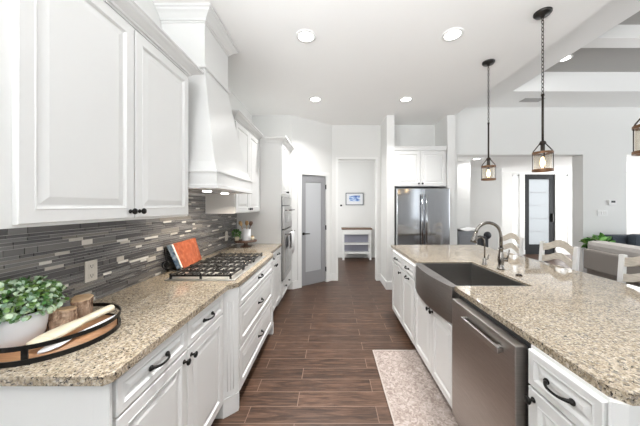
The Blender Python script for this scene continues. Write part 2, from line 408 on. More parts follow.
# foyer
struct('wall_foyer_stub', B(1.9, 3.2, 5.86, 5.98, 0, 2.56), M['wall'])
struct('wall_foyer_back', B(1.9, 4.69, 7.0, 7.12, 0, 2.56), M['wall'])
struct('wall_foyer_return', B(4.60, 4.69, 7.12, 7.8, 0, 2.56), M['wall'])
struct('ceiling_foyer', B(1.9, 9, 5.3, 7.95, 2.52, 2.62), M['ceil'])
DY = 7.8
mb = MB()
for x0, x1, zt in ((4.69, 5.54, 2.56), (5.77, 5.93, 2.45), (6.87, 7.03, 2.45), (7.26, 9, 2.56)): mb.box(x0, x1, DY, DY + .14, 0, zt)
mb.box(5.54, 7.26, DY, DY + .14, 2.45, 2.56); mb.box(5.54, 5.77, DY, DY + .14, 0, .18); mb.box(7.03, 7.26, DY, DY + .14, 0, .18)
struct('wall_entry', mb, M['wall'])
for x0, x1 in ((5.54, 5.77), (7.03, 7.26)): window_x(x0, x1, .18, 2.45, DY + .07, ())
# charcoal front door
fd = B(5.93, 6.08, DY + .03, DY + .08, 0, 2.45).box(6.72, 6.87, DY + .03, DY + .08, 0, 2.45).box(6.08, 6.72, DY + .03, DY + .08, 0, .30).box(6.08, 6.72, DY + .03, DY + .08, 2.30, 2.45)
fd = struct('door_1', fd, M['frontdoor'])
B(6.08, 6.72, DY + .05, DY + .06, .30, 2.30).build('pane', M['frost'], fd)
mb = MB()
for k in range(1, 5): mb.box(6.08, 6.72, DY + .045, DY + .065, .30 + k * .4 - .006, .30 + k * .4 + .006)
mb.build('glazing_bar', M['doorgrey'], fd)
B(6.76, 6.80, DY - .03, DY + .03, 1.0, 1.25, .006).build('door_handle', M['black'], fd)
# angled pantry wall with door
P0, P1 = Vector((-.69, 4.53, 0)), Vector((.02, 5.07, 0))
ang = math.atan2(P1.y - P0.y, P1.x - P0.x); LW = (P1 - P0).length
TA = Matrix.Translation(P0) @ Matrix.Rotation(ang, 4, 'Z')
mb = MB(); mb.T = TA
d0, d1, dz = .185, .745, 2.06
mb.box(0, d0, 0, .12, 0, CZ); mb.box(d1, LW, 0, .12, 0, CZ); mb.box(d0, d1, 0, .12, dz, CZ)
struct('wall_pantry', mb, M['wall'])
mb = MB(); mb.T = TA
mb.box(d0 - .075, d0, -.018, 0, 0, dz + .075); mb.box(d1, d1 + .075, -.018, 0, 0, dz + .075); mb.box(d0, d1, -.018, 0, dz, dz + .075)
struct('trim_10', mb, M['trim'])
mb = MB(); mb.T = TA
a, b_ = d0 + .004, d1 - .004; s_ = .10
mb.box(a, a + s_, .012, .05, .012, dz - .004, .003); mb.box(b_ - s_, b_, .012, .05, .012, dz - .004, .003)
mb.box(a + s_, b_ - s_, .012, .05, .012, .26, .003); mb.box(a + s_, b_ - s_, .012, .05, dz - .13, dz - .004, .003)
pd = struct('door_2', mb, M['doorgrey'])
mb = MB(); mb.T = TA; mb.box(a + s_, b_ - s_, .026, .036, .26, dz - .13); mb.build('pane', M['doorglass'], pd)
mb = MB(); mb.T = TA
mb.lathe([(.026, 0), (.026, .012), (.012, .014), (.012, .045)], (a + .05, .012, .97), '-Y', 16); mb.tube([(a + .05, -.03, .97), (a + .10, -.034, .968), (a + .16, -.034, .966)], .009, 8)
mb.build('door_handle', M['black'], pd)
mb = MB(); mb.T = TA
for z in (.25, 1.06, 1.85): mb.box(b_ - .004, b_ + .014, -.012, .014, z - .045, z + .045)
mb.build('hinge', M['black'], pd)
# opening casings and baseboards
mb = MB(); mb.box(.095, .14, 5.052, 5.07, 0, 2.45); mb.box(.895, .94, 5.052, 5.07, 0, 2.45); mb.box(.14, .895, 5.052, 5.07, 2.41, 2.45)
struct('trim_11', mb, M['trim'])
def base(name, *boxes):
    mb = MB()
    for b in boxes: mb.box(*b, 0, .14, .004)
    struct(name, mb, M['trim'])
base('baseboard_far', (.02, .094, 5.05, 5.07), (.942, .975, 5.05, 5.07))
base('baseboard_partition', (.972, .99, 4.50, 5.07), (.972, 1.128, 4.502, 4.52))
base('baseboard_hall', (-.88, 1.78, 7.312, 7.33))
base('baseboard_living', (5.01, 5.88, 5.052, 5.07), (2.2, 2.51, 5.052, 5.07))
base('baseboard_entry', (4.69, 5.93, 7.782, 7.8), (6.87, 8.9, 7.782, 7.8))
mb = MB(); mb.T = TA; mb.box(.0, d0 - .075, -.016, 0, 0, .14, .004); mb.box(d1 + .075, LW, -.016, 0, 0, .14, .004)
struct('baseboard_pantry', mb, M['trim'])

# ------------------------------------------------------------------ backsplash tiles
mb = MB(); mb.box(WX, WX + .006, .80, 3.765, .926, 1.60)
rows = []; z = .929
while z < 1.585:
    hgt = random.choice((.0135, .0135, .0135, .0275))
    y = .80 - random.random() * .12
    while y < 3.763:
        ln = random.choice((.05, .08, .13, .17, .22, .28)) * random.uniform(.85, 1.15)
        r = random.random()
        k = 0 if r < .30 else 1 if r < .54 else 3 if r < .80 else 2 if r < .92 else 4 if r < .97 else 5
        if hgt < .02 and random.random() < .08: k = random.choice((4, 5))
        if k >= 4: ln = random.uniform(.04, .08) if hgt > .02 else random.uniform(.05, .11)
        y0, y1 = max(y, .80), min(y + ln, 3.763)
        if y1 - y0 > .008:
            mb.box(WX + .006, WX + .0095 + random.random() * .002, y0, y1 - .0025, z, z + hgt, mi=k + 1)
        y += ln
    z += hgt + .0025
struct('trim_20', mb, [M['grout']] + TILE)

# ------------------------------------------------------------------ cabinet helpers
X, Y, Zv = Vector((1, 0, 0)), Vector((0, 1, 0)), Vector((0, 0, 1))
def steps_for(w, h):
    fw = .058 if min(w, h) > .24 else .036 if min(w, h) > .13 else .03
    t = .020
    return [(0, 0), (0, t - .003), (.003, t), (fw - .010, t), (fw - .006, t + .002), (fw, t - .003), (fw + .004, t - .009), (fw + .010, t - .010), (fw + .010 + min(.030, .12 * min(w, h)), t - .002)]
def front(name, parent, O, A, N, w, h, hw=None, hpos=None, m=None):
    """raised panel front; O lower corner on the carcass plane"""
    mb = MB().rings(O, A, N, w, h, steps_for(w, h))
    p = mb.build(name, m or M['cab'], parent)
    O, A, N = Vector(O), Vector(A), Vector(N)
    if hw == 'knob':
        c = O + A * hpos[0] + Zv * hpos[1] + N * .020
        k = MB().lathe([(.011, 0), (.011, .003), (.006, .006), (.0055, .016), (.014, .020), (.0165, .025), (.0145, .030), (.006, .033), (0, .0335)], c, N, 18)
        k.build('knob', M['black'], p)
    if hw == 'pull':
        c = O + A * hpos[0] + Zv * hpos[1] + N * .020; L = .052
        pts = []; rs = []
        for i in range(13):
            t = -1 + i / 6
            pts.append(c + A * (L * t) + N * (.004 + .026 * (1 - abs(t) ** 3.2)) - Zv * .003 * math.cos(t * PI / 2)); rs.append(.0048 + .0035 * abs(t) ** 4)
        k = MB().tube(pts, rs, 10)
        for sg in (-1, 1): k.lathe([(.011, 0), (.012, .004), (.008, .010), (.0, .012)], c + A * (L * sg), N, 14)
        k.build('pull_handle', M['black'], p)
    return p
def crown_profile(z0, z1, out):
    h = z1 - z0
    return [(0, 0), (.10, 0), (.10, .12), (.22, .16), (.26, .30), (.55, .55), (.78, .68), (.82, .80), (1, .84), (1, 1), (0, 1)]
def crown(mb, path, z0, z1, out, closed=False):
    """path: list of ((x,y),(nx,ny)) points with outward mitre direction"""
    prof = crown_profile(z0, z1, out); cols = []
    for (p, n) in path:
        cols.append([mb.bm.verts.new((p[0] + n[0] * o * out, p[1] + n[1] * o * out, z0 + h * (z1 - z0))) for o, h in prof])
    k = len(prof)
    for a, b in zip(cols, cols[1:]):
        for i in range(k): mb.bm.faces.new((a[i], a[(i + 1) % k], b[(i + 1) % k], b[i]))
    mb.bm.faces.new(cols[0]); mb.bm.faces.new(cols[-1][::-1])
    return mb
CT, CB = .925, .892          # counter top and underside

# ------------------------------------------------------------------ left base cabinets
c1 = thing('base_cabinet', 'white raised-panel base cabinet with two drawers and two doors under the round tray', 'cabinet', (-1.07, 1.3, 0))
fx = -.765
mb = B(WX + .005, fx, .868, 1.768, .105, CB); mb.box(WX + .005, fx - .06, .868, 1.768, 0, .105)
mb.build('carcass', M['cab'], c1)
B(WX + .005, fx + .02, .862, .868, .0, CB).box(fx - .035, fx + .02, .857, .862, 0, CB, .0015).build('end_panel', M['cab'], c1)
for y0, y1, kp in ((.888, 1.322, .434 - .03), (1.328, 1.762, .03)):
    front('drawer', c1, (fx, y0, .742), Y, X, y1 - y0, .135, 'pull', ((y1 - y0) / 2, .068))
    front('door', c1, (fx, y0, .115), Y, X, y1 - y0, .618, 'knob', (kp, .575))
c2 = thing('cooktop_cabinet', 'white cabinet stepping forward below the gas cooktop, three wide drawers between fluted posts', 'cabinet', (-1.05, 2.4, 0))
bx = -.692
mb = B(WX + .005, bx, 1.87, 2.935, .105, CB); mb.box(WX + .005, bx - .06, 1.87, 2.935, 0, .105); mb.build('carcass', M['cab'], c2)
for (z0, z1) in ((.735, .880), (.425, .725), (.115, .415)):
    front('drawer', c2, (bx, 1.882, z0), Y, X, 1.042, z1 - z0, 'pull', (.53, (z1 - z0) / 2 + .01))
for sgn, ya in ((1, 1.775), (-1, 3.035)):
    mb = MB(); poly = [(-.90, ya), (-.755, ya), (-.672, ya + sgn * .075), (-.672, ya + sgn * .094), (-.90, ya + sgn * .094)]
    mb.prism(poly if sgn > 0 else poly[::-1], 0, CB)
    # shallow flutes and foot block on the diagonal face
    d = Vector((.083, sgn * .075, 0)); nn = Vector((d.y * sgn, -d.x * sgn, 0)).normalized()
    for f in (.3, .5, .7):
        p = Vector((-.755, ya, 0)) + d * f
        mb.tube([p + Zv * .17, p + Zv * .80], .0022, 8)
    q0 = [Vector((-.755, ya, 0)) + nn * .0, Vector((-.672, ya + sgn * .075, 0)), Vector((-.672, ya + sgn * .075, 0)) + nn * .006, Vector((-.755, ya, 0)) + nn * .006]
    mb.hexa([p + Zv * .0 for p in q0], [p + Zv * .13 for p in q0])
    mb.build('corner_post', M['cab'], c2)
c3 = thing('base_cabinet', 'white base cabinet with two drawers and doors between cooktop cabinet and oven tower', 'cabinet', (-1.07, 3.4, 0))
mb = B(WX + .005, fx, 3.04, 3.766, .105, CB); mb.box(WX + .005, fx - .06, 3.04, 3.766, 0, .105); mb.build('carcass', M['cab'], c3)
for y0, y1, kp in ((3.046, 3.395, .32), (3.401, 3.760, .03)):
    front('drawer', c3, (fx, y0, .742), Y, X, y1 - y0, .135, 'pull', ((y1 - y0) / 2, .068))
    front('door', c3, (fx, y0, .115), Y, X, y1 - y0, .618, 'knob', (kp, .575))
for o, (y0, y1, xx) in ((c1, (.868, 1.768, fx)), (c2, (1.87, 2.935, bx)), (c3, (3.04, 3.766, fx))):
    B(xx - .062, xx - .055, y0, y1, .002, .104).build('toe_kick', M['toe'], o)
mb = MB().prism([(WX + .012, .83), (-.745, .83), (-.725, .85), (-.725, 1.785), (-.668, 1.848), (-.668, 2.962), (-.725, 3.025), (-.725, 3.767), (WX + .012, 3.767)], CB, CT, .003)
one(mb, 'granite_countertop', M['granite'], 'beige speckled granite worktop along the tiled backsplash, under the gas cooktop', 'countertop')

# ------------------------------------------------------------------ upper cabinets
def upper(label, y0, y1, split, z0, fxu, ztop, cr):
    u = thing('wall_cabinet', label, 'cabinet', (WX + .18, (y0 + y1) / 2, z0))
    B(WX + .002, fxu, y0, y1, z0, ztop).build('carcass', M['cab'], u)
    for i, (a, b) in enumerate(split):
        w = b - a
        front('door', u, (fxu, a, z0 + .012), Y, X, w, ztop - z0 - .035, 'knob', ((w - .028) if i % 2 == 0 else .028, .035))
    return u
u1 = upper('white two-door wall cabinet closest to the camera, above the round tray', .76, 1.90, ((.855, 1.362), (1.370, 1.880)), 1.405, -1.07, 2.45, 1)
mb = crown(MB(), [((WX + .002, 1.90), (0, 1)), ((-1.07, 1.90), (1, 1)), ((-1.07, .76), (1, 0))], 2.445, 2.515, .085)
mb.build('crown_molding', M['cab'], u1)
u2 = upper('white two-door wall cabinet between range hood and oven tower', 2.82, 3.765, ((2.83, 3.285), (3.291, 3.755)), 1.395, -1.07, 2.45, 1)
mb = crown(MB(), [((WX + .002, 2.82), (0, -1)), ((-1.07, 2.82), (1, -1)), ((-1.07, 3.765), (1, 0))], 2.445, 2.515, .085)
mb.build('crown_molding', M['cab'], u2)

# ------------------------------------------------------------------ range hood
h = thing('range_hood', 'white tapered wooden range hood with crown at the ceiling above the cooktop', 'range hood', (WX + .3, 2.337, 1.61))
ya, yb, xl = 1.918, 2.756, -.858
mb = MB(); mb.box(WX + .002, xl, ya, yb, 1.645, 1.735)
mb.box(WX + .002, xl + .010, ya - .010, yb + .010, 1.735, 1.75, .004); mb.box(WX + .002, xl + .012, ya - .012, yb + .012, 1.612, 1.645, .006)
mb.build('hood_lip', M['cab'], h)
B(WX + .1, xl - .07, ya + .08, yb - .08, 1.606, 1.612).build('filter', M['steel'], h)
for k, yy in enumerate((2.16, 2.52)):
    MB().lathe([(.035, 0), (.035, -.006), (0, -.006)], (-1.05, yy, 1.606), 'Z', 20).build('puck_light', M['lens'], h)
    l = bpy.data.lights.new('hood_lamp', 'AREA'); l.shape = 'DISK'; l.size = .07; l.energy = 2.2; l.color = (1, .88, .72); l.spread = 2.4
    lo = bpy.data.objects.new('hood_lamp', l); COL.objects.link(lo); lo.parent = h; lo.location = Vector((-1.05, yy, 1.596)) - Vector(h.location)
c0, c1y, xc = 2.10, 2.573, -1.04
def hood_prof(k):
    f = k / 12; g = f ** .80
    return (ya + .004 + (c0 - ya - .004) * g, yb - .004 + (c1y - yb + .004) * g, xl - .004 + (xc - xl + .004) * g, 1.75 + f * (2.62 - 1.75))
mb = MB(); cols = []
for k in range(13):
    a, b, x, z = hood_prof(k); cols.append([mb.bm.verts.new(p) for p in ((WX + .002, a, z), (x, a, z), (x, b, z), (WX + .002, b, z))])
for p, q in zip(cols, cols[1:]):
    for i in range(3): mb.bm.faces.new((p[i], p[i + 1], q[i + 1], q[i]))
mb.bm.faces.new(cols[0]); mb.bm.faces.new(cols[-1])
mb.build('hood_body', M['cab'], h)
mb = MB(); mb.box(WX + .002, xc, c0, c1y, 2.62, CZ - .002); mb.build('chimney', M['cab'], h)
mb = MB(); mb.box(WX + .002, xc + .016, c0 - .016, c1y + .016, 2.615, 2.640, .006); mb.build('trim_band', M['cab'], h)
mb = crown(MB(), [((WX + .002, c0), (0, -1)), ((xc, c0), (1, -1)), ((xc, c1y), (1, 1)), ((WX + .002, c1y), (0, 1))], 2.985, CZ - .002, .085)
mb.build('crown_molding', M['cab'], h)

# ------------------------------------------------------------------ oven tower
tx, ty0, ty1 = -.74, 3.772, 4.525
t = thing('oven_cabinet', 'tall white oven cabinet at the far end of the granite worktop', 'cabinet', (-1.07, 4.15, 0))
mb = B(WX + .002, tx, ty0, ty1, .105, 2.45); mb.box(WX + .002, tx - .05, ty0, ty1, 0, .105); mb.build('carcass', M['cab'], t)
ym = (ty0 + ty1) / 2
front('door', t, (tx, ty0 + .01, 1.66), Y, X, ym - ty0 - .013, .76, 'knob', (ym - ty0 - .045, .04))
front('door', t, (tx, ym + .003, 1.66), Y, X, ym - ty0 - .013, .76, 'knob', (.03, .04))
dr = front('drawer', t, (tx, ty0 + .01, .115), Y, X, ty1 - ty0 - .02, .225, 'knob', (.22, .12))
MB().lathe([(.011, 0), (.006, .006), (.0055, .016), (.0165, .025), (.006, .033), (0, .0335)], (tx + .02, ty0 + .53, .235), X, 18).build('knob', M['black'], dr)
mb = crown(MB(), [((-.975, ty0), (0, -1)), ((tx, ty0), (1, -1)), ((tx, ty1), (1, 0))], 2.40, 2.505, .085); mb.build('crown_molding', M['cab'], t)
ov = thing('double_wall_oven', 'stainless double wall oven built into the tall white cabinet', 'oven', (tx, ym, .36))
B(tx + .001, tx + .012, ty0 + .03, ty1 - .03, .355, 1.625).build('oven_frame', M['rub'], ov)
B(tx + .012, tx + .03, ty0 + .03, ty1 - .03, 1.49, 1.62, .003).build('control_panel', M['ovsteel'], ov)
for z0, z1 in ((1.135, 1.48), (.375, 1.115)):
    dd = B(tx + .012, tx + .045, ty0 + .032, ty1 - .032, z0, z1, .004).build('oven_door', M['ovsteel'], ov)
    B(tx + .045, tx + .047, ty0 + .14, ty1 - .14, z0 + .09, z1 - .13).build('window', M['ovenglass'], dd)
    zz = z1 - .065
    mb = MB().tube([(tx + .10, ty0 + .06, zz), (tx + .10, ty1 - .06, zz)], .011, 10)
    for yy in (ty0 + .10, ty1 - .10): mb.tube([(tx + .04, yy, zz), (tx + .10, yy, zz)], .008, 8)
    mb.build('handle', M['nickel'], dd)
# towel hanging over the lower handle
g1 = []
for k, (xx, zz) in enumerate(((.078, .80), (.080, .93), (.082, 1.03), (.088, 1.062), (.10, 1.068), (.112, 1.062), (.120, 1.03), (.122, .90), (.125, .72))):
    g1.append([(tx + xx + .004 * math.sin(j * 1.3 + k), 4.03 + .30 * j / 8, zz) for j in range(9)])
tw = one(MB().sheet(g1), 'hand_towel', M['whitefab'], 'white hand towel hung over the lower oven handle', 'towel')
sm = tw.modifiers.new('thick', 'SOLIDIFY'); sm.thickness = .006

# ------------------------------------------------------------------ gas cooktop
kt = thing('gas_cooktop', 'stainless gas cooktop with black cast iron grates set into the granite worktop', 'cooktop', (-.97, 2.335, CT))
kx0, kx1, ky0, ky1 = -1.235, -.715, 1.885, 2.785
B(kx0, kx1, ky0, ky1, CT, CT + .010, .004).build('steel_tray', M['steel_t'], kt)
def grate(y0, y1):
    mb = MB(); x0, x1 = kx0 + .03, kx1 - .085 if (y0 < 2.3 < y1 and False) else kx1 - .03
    zt = CT + .042; r = .0065
    def bar(x0, x1, y0, y1, z0=zt - .013, z1=zt): mb.box(x0, x1, y0, y1, z0, z1, .002)
    bar(x0, x1, y0, y0 + .013); bar(x0, x1, y1 - .013, y1); bar(x0, x0 + .013, y0, y1); bar(x1 - .013, x1, y0, y1)
    ymid = (y0 + y1) / 2; xm = (x0 + x1) / 2
    bar(x0, x1, ymid - .007, ymid + .007); bar(xm - .006, xm + .006, y0, y1)
    for q in (.12, .25, .38, .62, .75, .88):
        xq = x0 + (x1 - x0) * q
        bar(xq - .006, xq + .006, y0, y0 + (y1 - y0) * .36); bar(xq - .006, xq + .006, y1 - (y1 - y0) * .36, y1)
    for px in (x0, xm - .006, x1 - .013):                 # feet and raised finger tips
        for py in (y0, y1 - .013):
            mb.box(px, px + .013, py, py + .013, CT + .010, zt); mb.box(px, px + .013, py, py + .013, zt, zt + .010, .002)
    for q in (.12, .25, .38, .62, .75, .88):
        xq = x0 + (x1 - x0) * q
        for py in (y0, ymid - .006, y1 - .013): mb.box(xq - .006, xq + .006, py, py + .013, zt, zt + .008, .002)
    return mb
for y0 in (1.90, 2.19, 2.48): grate(y0, y0 + .285).build('grate', M['iron'], kt)
for bx_, by_, rr in ((-1.10, 2.04, .042), (-.86, 2.04, .036), (-1.02, 2.335, .058), (-1.10, 2.63, .036), (-.86, 2.63, .042)):
    b = MB().lathe([(rr, 0), (rr, .008), (rr * .8, .012), (0, .012)], (bx_, by_, CT + .010), 'Z', 22).build('burner', M['nickel'], kt)
    MB().lathe([(rr * .75, 0), (rr * .75, .007), (0, .009)], (bx_, by_, CT + .022), 'Z', 22).build('burner_cap', M['iron'], b)
for k in range(5):
    MB().lathe([(.019, 0), (.018, .004), (.015, .006), (.014, .026), (.010, .028), (0, .028)], (-.775 - (.028 if k % 2 else 0), 2.225 + k * .052, CT + .010), 'Z', 18).build('control_knob', M['nickel'], kt)

# ------------------------------------------------------------------ island
ix = .85      # carcass plane; fronts stand 2 cm proud toward the aisle
NX = Vector((-1, 0, 0))
def ifront(name, p, y0, y1, z0, z1, hw, pos):   # width axis along -Y seen from the aisle
    return front(name, p, (ix, y1, z0), -Y, NX, y1 - y0, z1 - z0, hw, pos)
def icab(label, y0, y1):
    c = thing('base_cabinet', label, 'cabinet', (1.15, (y0 + y1) / 2, 0))
    mb = B(ix, 1.45, y0, y1, .08, CB); mb.box(ix + .06, 1.45, y0, y1, 0, .08); mb.build('carcass', M['cab'], c)
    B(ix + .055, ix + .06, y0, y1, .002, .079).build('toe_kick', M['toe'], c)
    return c
e = icab('white island cabinet with one drawer over one door beside the dishwasher', .772, 1.083)
ifront('drawer', e, .778, 1.075, .735, .880, 'pull', (.148, .072)); ifront('door', e, .778, 1.075, .085, .725, 'knob', (.03, .60))
mb = MB().prism([(ix - .012, .771), (ix - .008, .765), (ix + .03, .752), (1.45, .752), (1.45, .771)][::-1], 0, CB); mb.build('end_panel', M['cab'], e)
# dishwasher
dw = thing('dishwasher', 'dark stainless built-in dishwasher with bar handle between the island cabinets', 'dishwasher', (1.1, 1.39, 0))
B(ix + .01, 1.44, 1.092, 1.706, .01, .884).build('tub', M['rub'], dw)
dp = B(.802, ix + .01, 1.112, 1.692, .105, .868, .006).build('front_panel', M['steel_h'], dw)
mb = MB().box(.772, .786, 1.185, 1.52, .792, .822, .004)
for yy in (1.20, 1.505): mb.box(.784, .804, yy - .012, yy + .012, .797, .823)
mb.build('bar_handle', M['steel'], dp)
B(ix, ix + .012, 1.096, 1.684, .012, .10).build('kick_plate', M['rub'], dw)
# sink base
sb = icab('white two-door island cabinet below the apron sink', 1.712, 2.535)
for o in list(sb.children):
    if o.name.startswith('carcass'): bpy.data.objects.remove(o)
mb = B(ix, 1.45, 1.712, 2.535, .08, .655); mb.box(ix + .06, 1.45, 1.712, 2.535, 0, .08)
mb.box(.90, 1.45, 1.712, 1.758, .655, CB)
mb.build('carcass', M['cab'], sb)
ifront('door', sb, 2.118, 2.528, .085, .650, 'knob', (.38, .53)); ifront('door', sb, 1.718, 2.112, .085, .650, 'knob', (.03, .53))
f1 = icab('white island cabinet with drawer and door, beside the apron sink', 2.54, 2.99)
ifront('drawer', f1, 2.546, 2.985, .742, .880, 'pull', (.22, .068)); ifront('door', f1, 2.546, 2.985, .085, .732, 'pull', (.22, .62))
f2 = icab('white island cabinet with drawer and door at the fridge end', 2.995, 3.475)
ifront('drawer', f2, 3.001, 3.468, .742, .880, 'pull', (.23, .068)); ifront('door', f2, 3.001, 3.468, .085, .732, 'knob', (.43, .60))
one(B(1.452, 1.74, .752, 3.475, 0, CB), 'island_back_panel', M['cab'], 'white panelled back of the island below the seating overhang', 'island panel')
sy0, sy1, sxb = 1.765, 2.53, 1.40
ITOP = CT
mb = MB().prism([(.855, .785), (.888, .75), (2.11, .75), (2.11, 3.65), (.855, 3.65), (.855, sy1), (sxb, sy1), (sxb, sy0), (.855, sy0)], CB, ITOP)
one(mb, 'island_countertop', M['granite'], 'large beige speckled granite island worktop with sink cutout', 'countertop')
# apron sink
sk = thing('apron_sink', 'dark stainless farmhouse apron sink set in the island worktop', 'sink', (1.1, 2.16, .66))
zb, zr = .68, CT - .006
n = 14; g0 = []; g1 = []
outer = []; 
for i in range(n + 1):
    f = i / n; y = sy0 + .004 + (sy1 - sy0 - .008) * f
    outer.append((.838 - .045 * math.sin(PI * f) ** .8, y))
poly = outer + [(.875, sy1 - .004), (.875, sy0 + .004)]
MB().prism(poly[::-1], .662, zr, .003).build('apron', M['apron'], sk)
mb = MB()
a0, a1, b0, b1 = .876, sxb - .004, sy0 + .030, sy1 - .006
mb.box(a1 - .012, a1, b0, b1, zb, zr - .004); mb.box(a0, a1, b0 - .024, b0 + .012, zb, zr - .004); mb.box(a0, a1, b1 - .012, b1, zb, zr - .004)
mb.box(a0, a0 + .012, b0, b1, zb, zr - .002); mb.box(a0, a1, b0, b1, .662, zb)
mb.build('basin', M['basin'], sk)
MB().lathe([(.045, 0), (.045, .004), (.03, .004), (.028, .001), (0, .001)], (1.18, 2.16, zb), 'Z', 22).build('drain', M['nickel'], sk)
# main faucet
fc = thing('faucet', 'tall brushed nickel gooseneck pull-down faucet behind the apron sink', 'faucet', (1.497, 2.246, CT))
fcx, fcy = 1.497, 2.246
MB().lathe([(.032, 0), (.032, .008), (.024, .016), (.022, .05), (.027, .075), (.025, .11), (.018, .15), (.016, .175), (.021, .178), (.021, .186), (.015, .19)], (fcx, fcy, CT), 'Z', 24).build('body', M['nickel'], fc)
pts = [(fcx, fcy, CT + .18), (fcx, fcy, 1.22)]
R_ = .112
for i in range(1, 15):
    a = PI * i / 14 * .93; pts.append((fcx - R_ + R_ * math.cos(a), fcy - .0, 1.22 + R_ * math.sin(a)))
MB().tube(pts, .0135, 14).build('neck', M['nickel'], fc)
e_ = Vector(pts[-1]); d_ = (e_ - Vector(pts[-2])).normalized()
MB().lathe([(.014, 0), (.016, .01), (.016, .03), (.021, .06), (.023, .085), (.018, .09), (0, .09)], e_, d_, 20).build('spray_head', M['nickel'], fc)
mb = MB().tube([(fcx, fcy, CT + .085), (fcx + .045, fcy - .02, CT + .085)], [.016, .018], 14)
mb.tube([(fcx + .042, fcy - .018, CT + .09), (fcx + .052, fcy - .022, CT + .13), (fcx + .056, fcy - .024, CT + .175)], [.008, .006, .005], 10)
mb.build('lever', M['nickel'], fc)
# filter tap
ft = thing('filter_tap', 'slim brushed nickel gooseneck drinking tap beside the tall faucet', 'tap', (1.452, 2.41, CT))
MB().lathe([(.024, 0), (.024, .006), (.018, .012), (.017, .05), (.012, .06), (.008, .065)], (1.452, 2.41, CT), 'Z', 20).build('body', M['nickel'], ft)
pts = [(1.452, 2.41, CT + .06), (1.452, 2.41, CT + .22)]
for i in range(1, 10):
    a = PI * i / 9; pts.append((1.452 - .04 + .04 * math.cos(a), 2.41, CT + .22 + .04 * math.sin(a)))
pts.append((1.372, 2.41, CT + .20))
MB().tube(pts, .0062, 10).build('neck', M['nickel'], ft)
MB().tube([(1.452, 2.41, CT + .045), (1.475, 2.40, CT + .055), (1.483, 2.397, CT + .10)], [.008, .006, .005], 8).build('lever', M['nickel'], ft)
one(MB().lathe([(.024, 0), (.024, .005), (.018, .008), (.016, .012), (0, .013)], (1.50, 2.035, CT), 'Z', 20), 'air_switch', M['bronze'], 'small round disposal button on the island worktop near the faucet', 'button')

# ------------------------------------------------------------------ fridge and its cabinet
fr = thing('refrigerator', 'stainless french-door refrigerator recessed between white wall ends', 'refrigerator', (1.59, 4.75, 0))
B(1.137, 2.043, 4.47, 5.05, .02, 1.785).build('case', M['rub'], fr)
for x0, x1, hx in ((1.137, 1.587, 1.555), (1.593, 2.043, 1.625)):
    d = B(x0, x1, 4.385, 4.465, .62, 1.785, .008).build('door', M['steel_f'], fr)
    mb = MB().tube([(hx, 4.335, .78), (hx, 4.335, 1.68)], .013, 12)
    for z in (.82, 1.64): mb.tube([(hx, 4.335, z), (hx, 4.39, z)], .009, 8)
    mb.build('handle', M['steel_f'], d)
d = B(1.137, 2.043, 4.385, 4.465, .04, .612, .008).build('freezer_drawer', M['steel_f'], fr)
mb = MB().tube([(1.22, 4.335, .55), (1.96, 4.335, .55)], .013, 12)
for x in (1.26, 1.92): mb.tube([(x, 4.335, .55), (x, 4.39, .55)], .009, 8)
mb.build('handle', M['steel_f'], d)
fcab = thing('wall_cabinet', 'white two-door cabinet over the stainless refrigerator', 'cabinet', (1.6, 4.8, 1.83))
B(1.127, 2.063, 4.57, 5.068, 1.83, 2.50).build('carcass', M['cab'], fcab)
NY = Vector((0, -1, 0))
front('door', fcab, (1.137, 4.57, 1.84), X, NY, .455, .62, 'knob', (.425, .04)); front('door', fcab, (1.598, 4.57, 1.84), X, NY, .455, .62, 'knob', (.03, .04))
mb = B(1.127, 2.063, 4.545, 4.575, 2.472, 2.55, .006); mb.box(1.127, 2.063, 4.53, 5.068, 2.53, 2.55, .004); mb.build('crown_molding', M['cab'], fcab)

# ------------------------------------------------------------------ ceiling lights and vent
def downlight(x, y, z, label, p=5, sp=1.1):
    o = thing('recessed_ceiling_light', label, 'ceiling light', (x, y, z), group='recessed ceiling lights')
    MB().lathe([(.098, -.001), (.096, -.007), (.072, -.010), (.070, -.003), (.070, -.001)], (x, y, z), 'Z', 28).build('trim_ring', M['trim'], o)
    MB().lathe([(.070, -.002), (.068, -.006), (0, -.007)], (x, y, z), 'Z', 28).build('lens', M['lens'], o)
    l = bpy.data.lights.new('downlight_lamp', 'AREA'); l.shape = 'DISK'; l.size = .13; l.energy = p; l.color = (1, .985, .965); l.spread = sp
    lo = bpy.data.objects.new('downlight_lamp', l); COL.objects.link(lo); lo.parent = o; lo.location = (0, 0, -.014)
downlight(-.237, 2.415, CZ, 'lit recessed ceiling light beside the range hood chimney', 8, 1.05)
downlight(1.14, 2.39, CZ, 'lit recessed ceiling light close to the pendant canopies', 3.5)
downlight(-.235, 3.84, CZ, 'small lit recessed ceiling light in front of the pantry wall', 18, 2.3)
downlight(1.13, 3.84, CZ, 'small lit recessed ceiling light in front of the fridge cabinet', 11, 1.9)
downlight(-.237, .985, CZ, 'added unseen ceiling light overhead between the two worktops, beside the near wall cabinet', 6, .85)  # added out of frame to light the lower fronts
downlight(1.14, .985, CZ, 'added unseen ceiling light overhead of the dishwasher', 3)  # added out of frame for more light on the island side
downlight(3.2, 5.6, 2.52, 'added fill light in the entry ceiling before the white side wall', 6, 2.9)  # added fixture, brightens the entry opening
downlight(6.3, 6.2, 2.52, 'added fill light in the entry ceiling near the charcoal front door', 10, 2.9)  # added fixture, brightens the entry by the door
downlight(3.62, 3.95, 3.77, 'recessed ceiling light inside the grey tray of the living room', 14)
v = thing('ceiling_vent', 'small grey air vent in the living room soffit', 'air vent', (3.71, 4.71, 3.43))
B(3.53, 3.89, 4.63, 4.79, 3.433, 3.44, .002).build('frame', M['vent'], v)
for k in range(6): B(3.545, 3.875, 4.642 + k * .024, 4.654 + k * .024, 3.427, 3.433).build('slat', M['vent'], v)

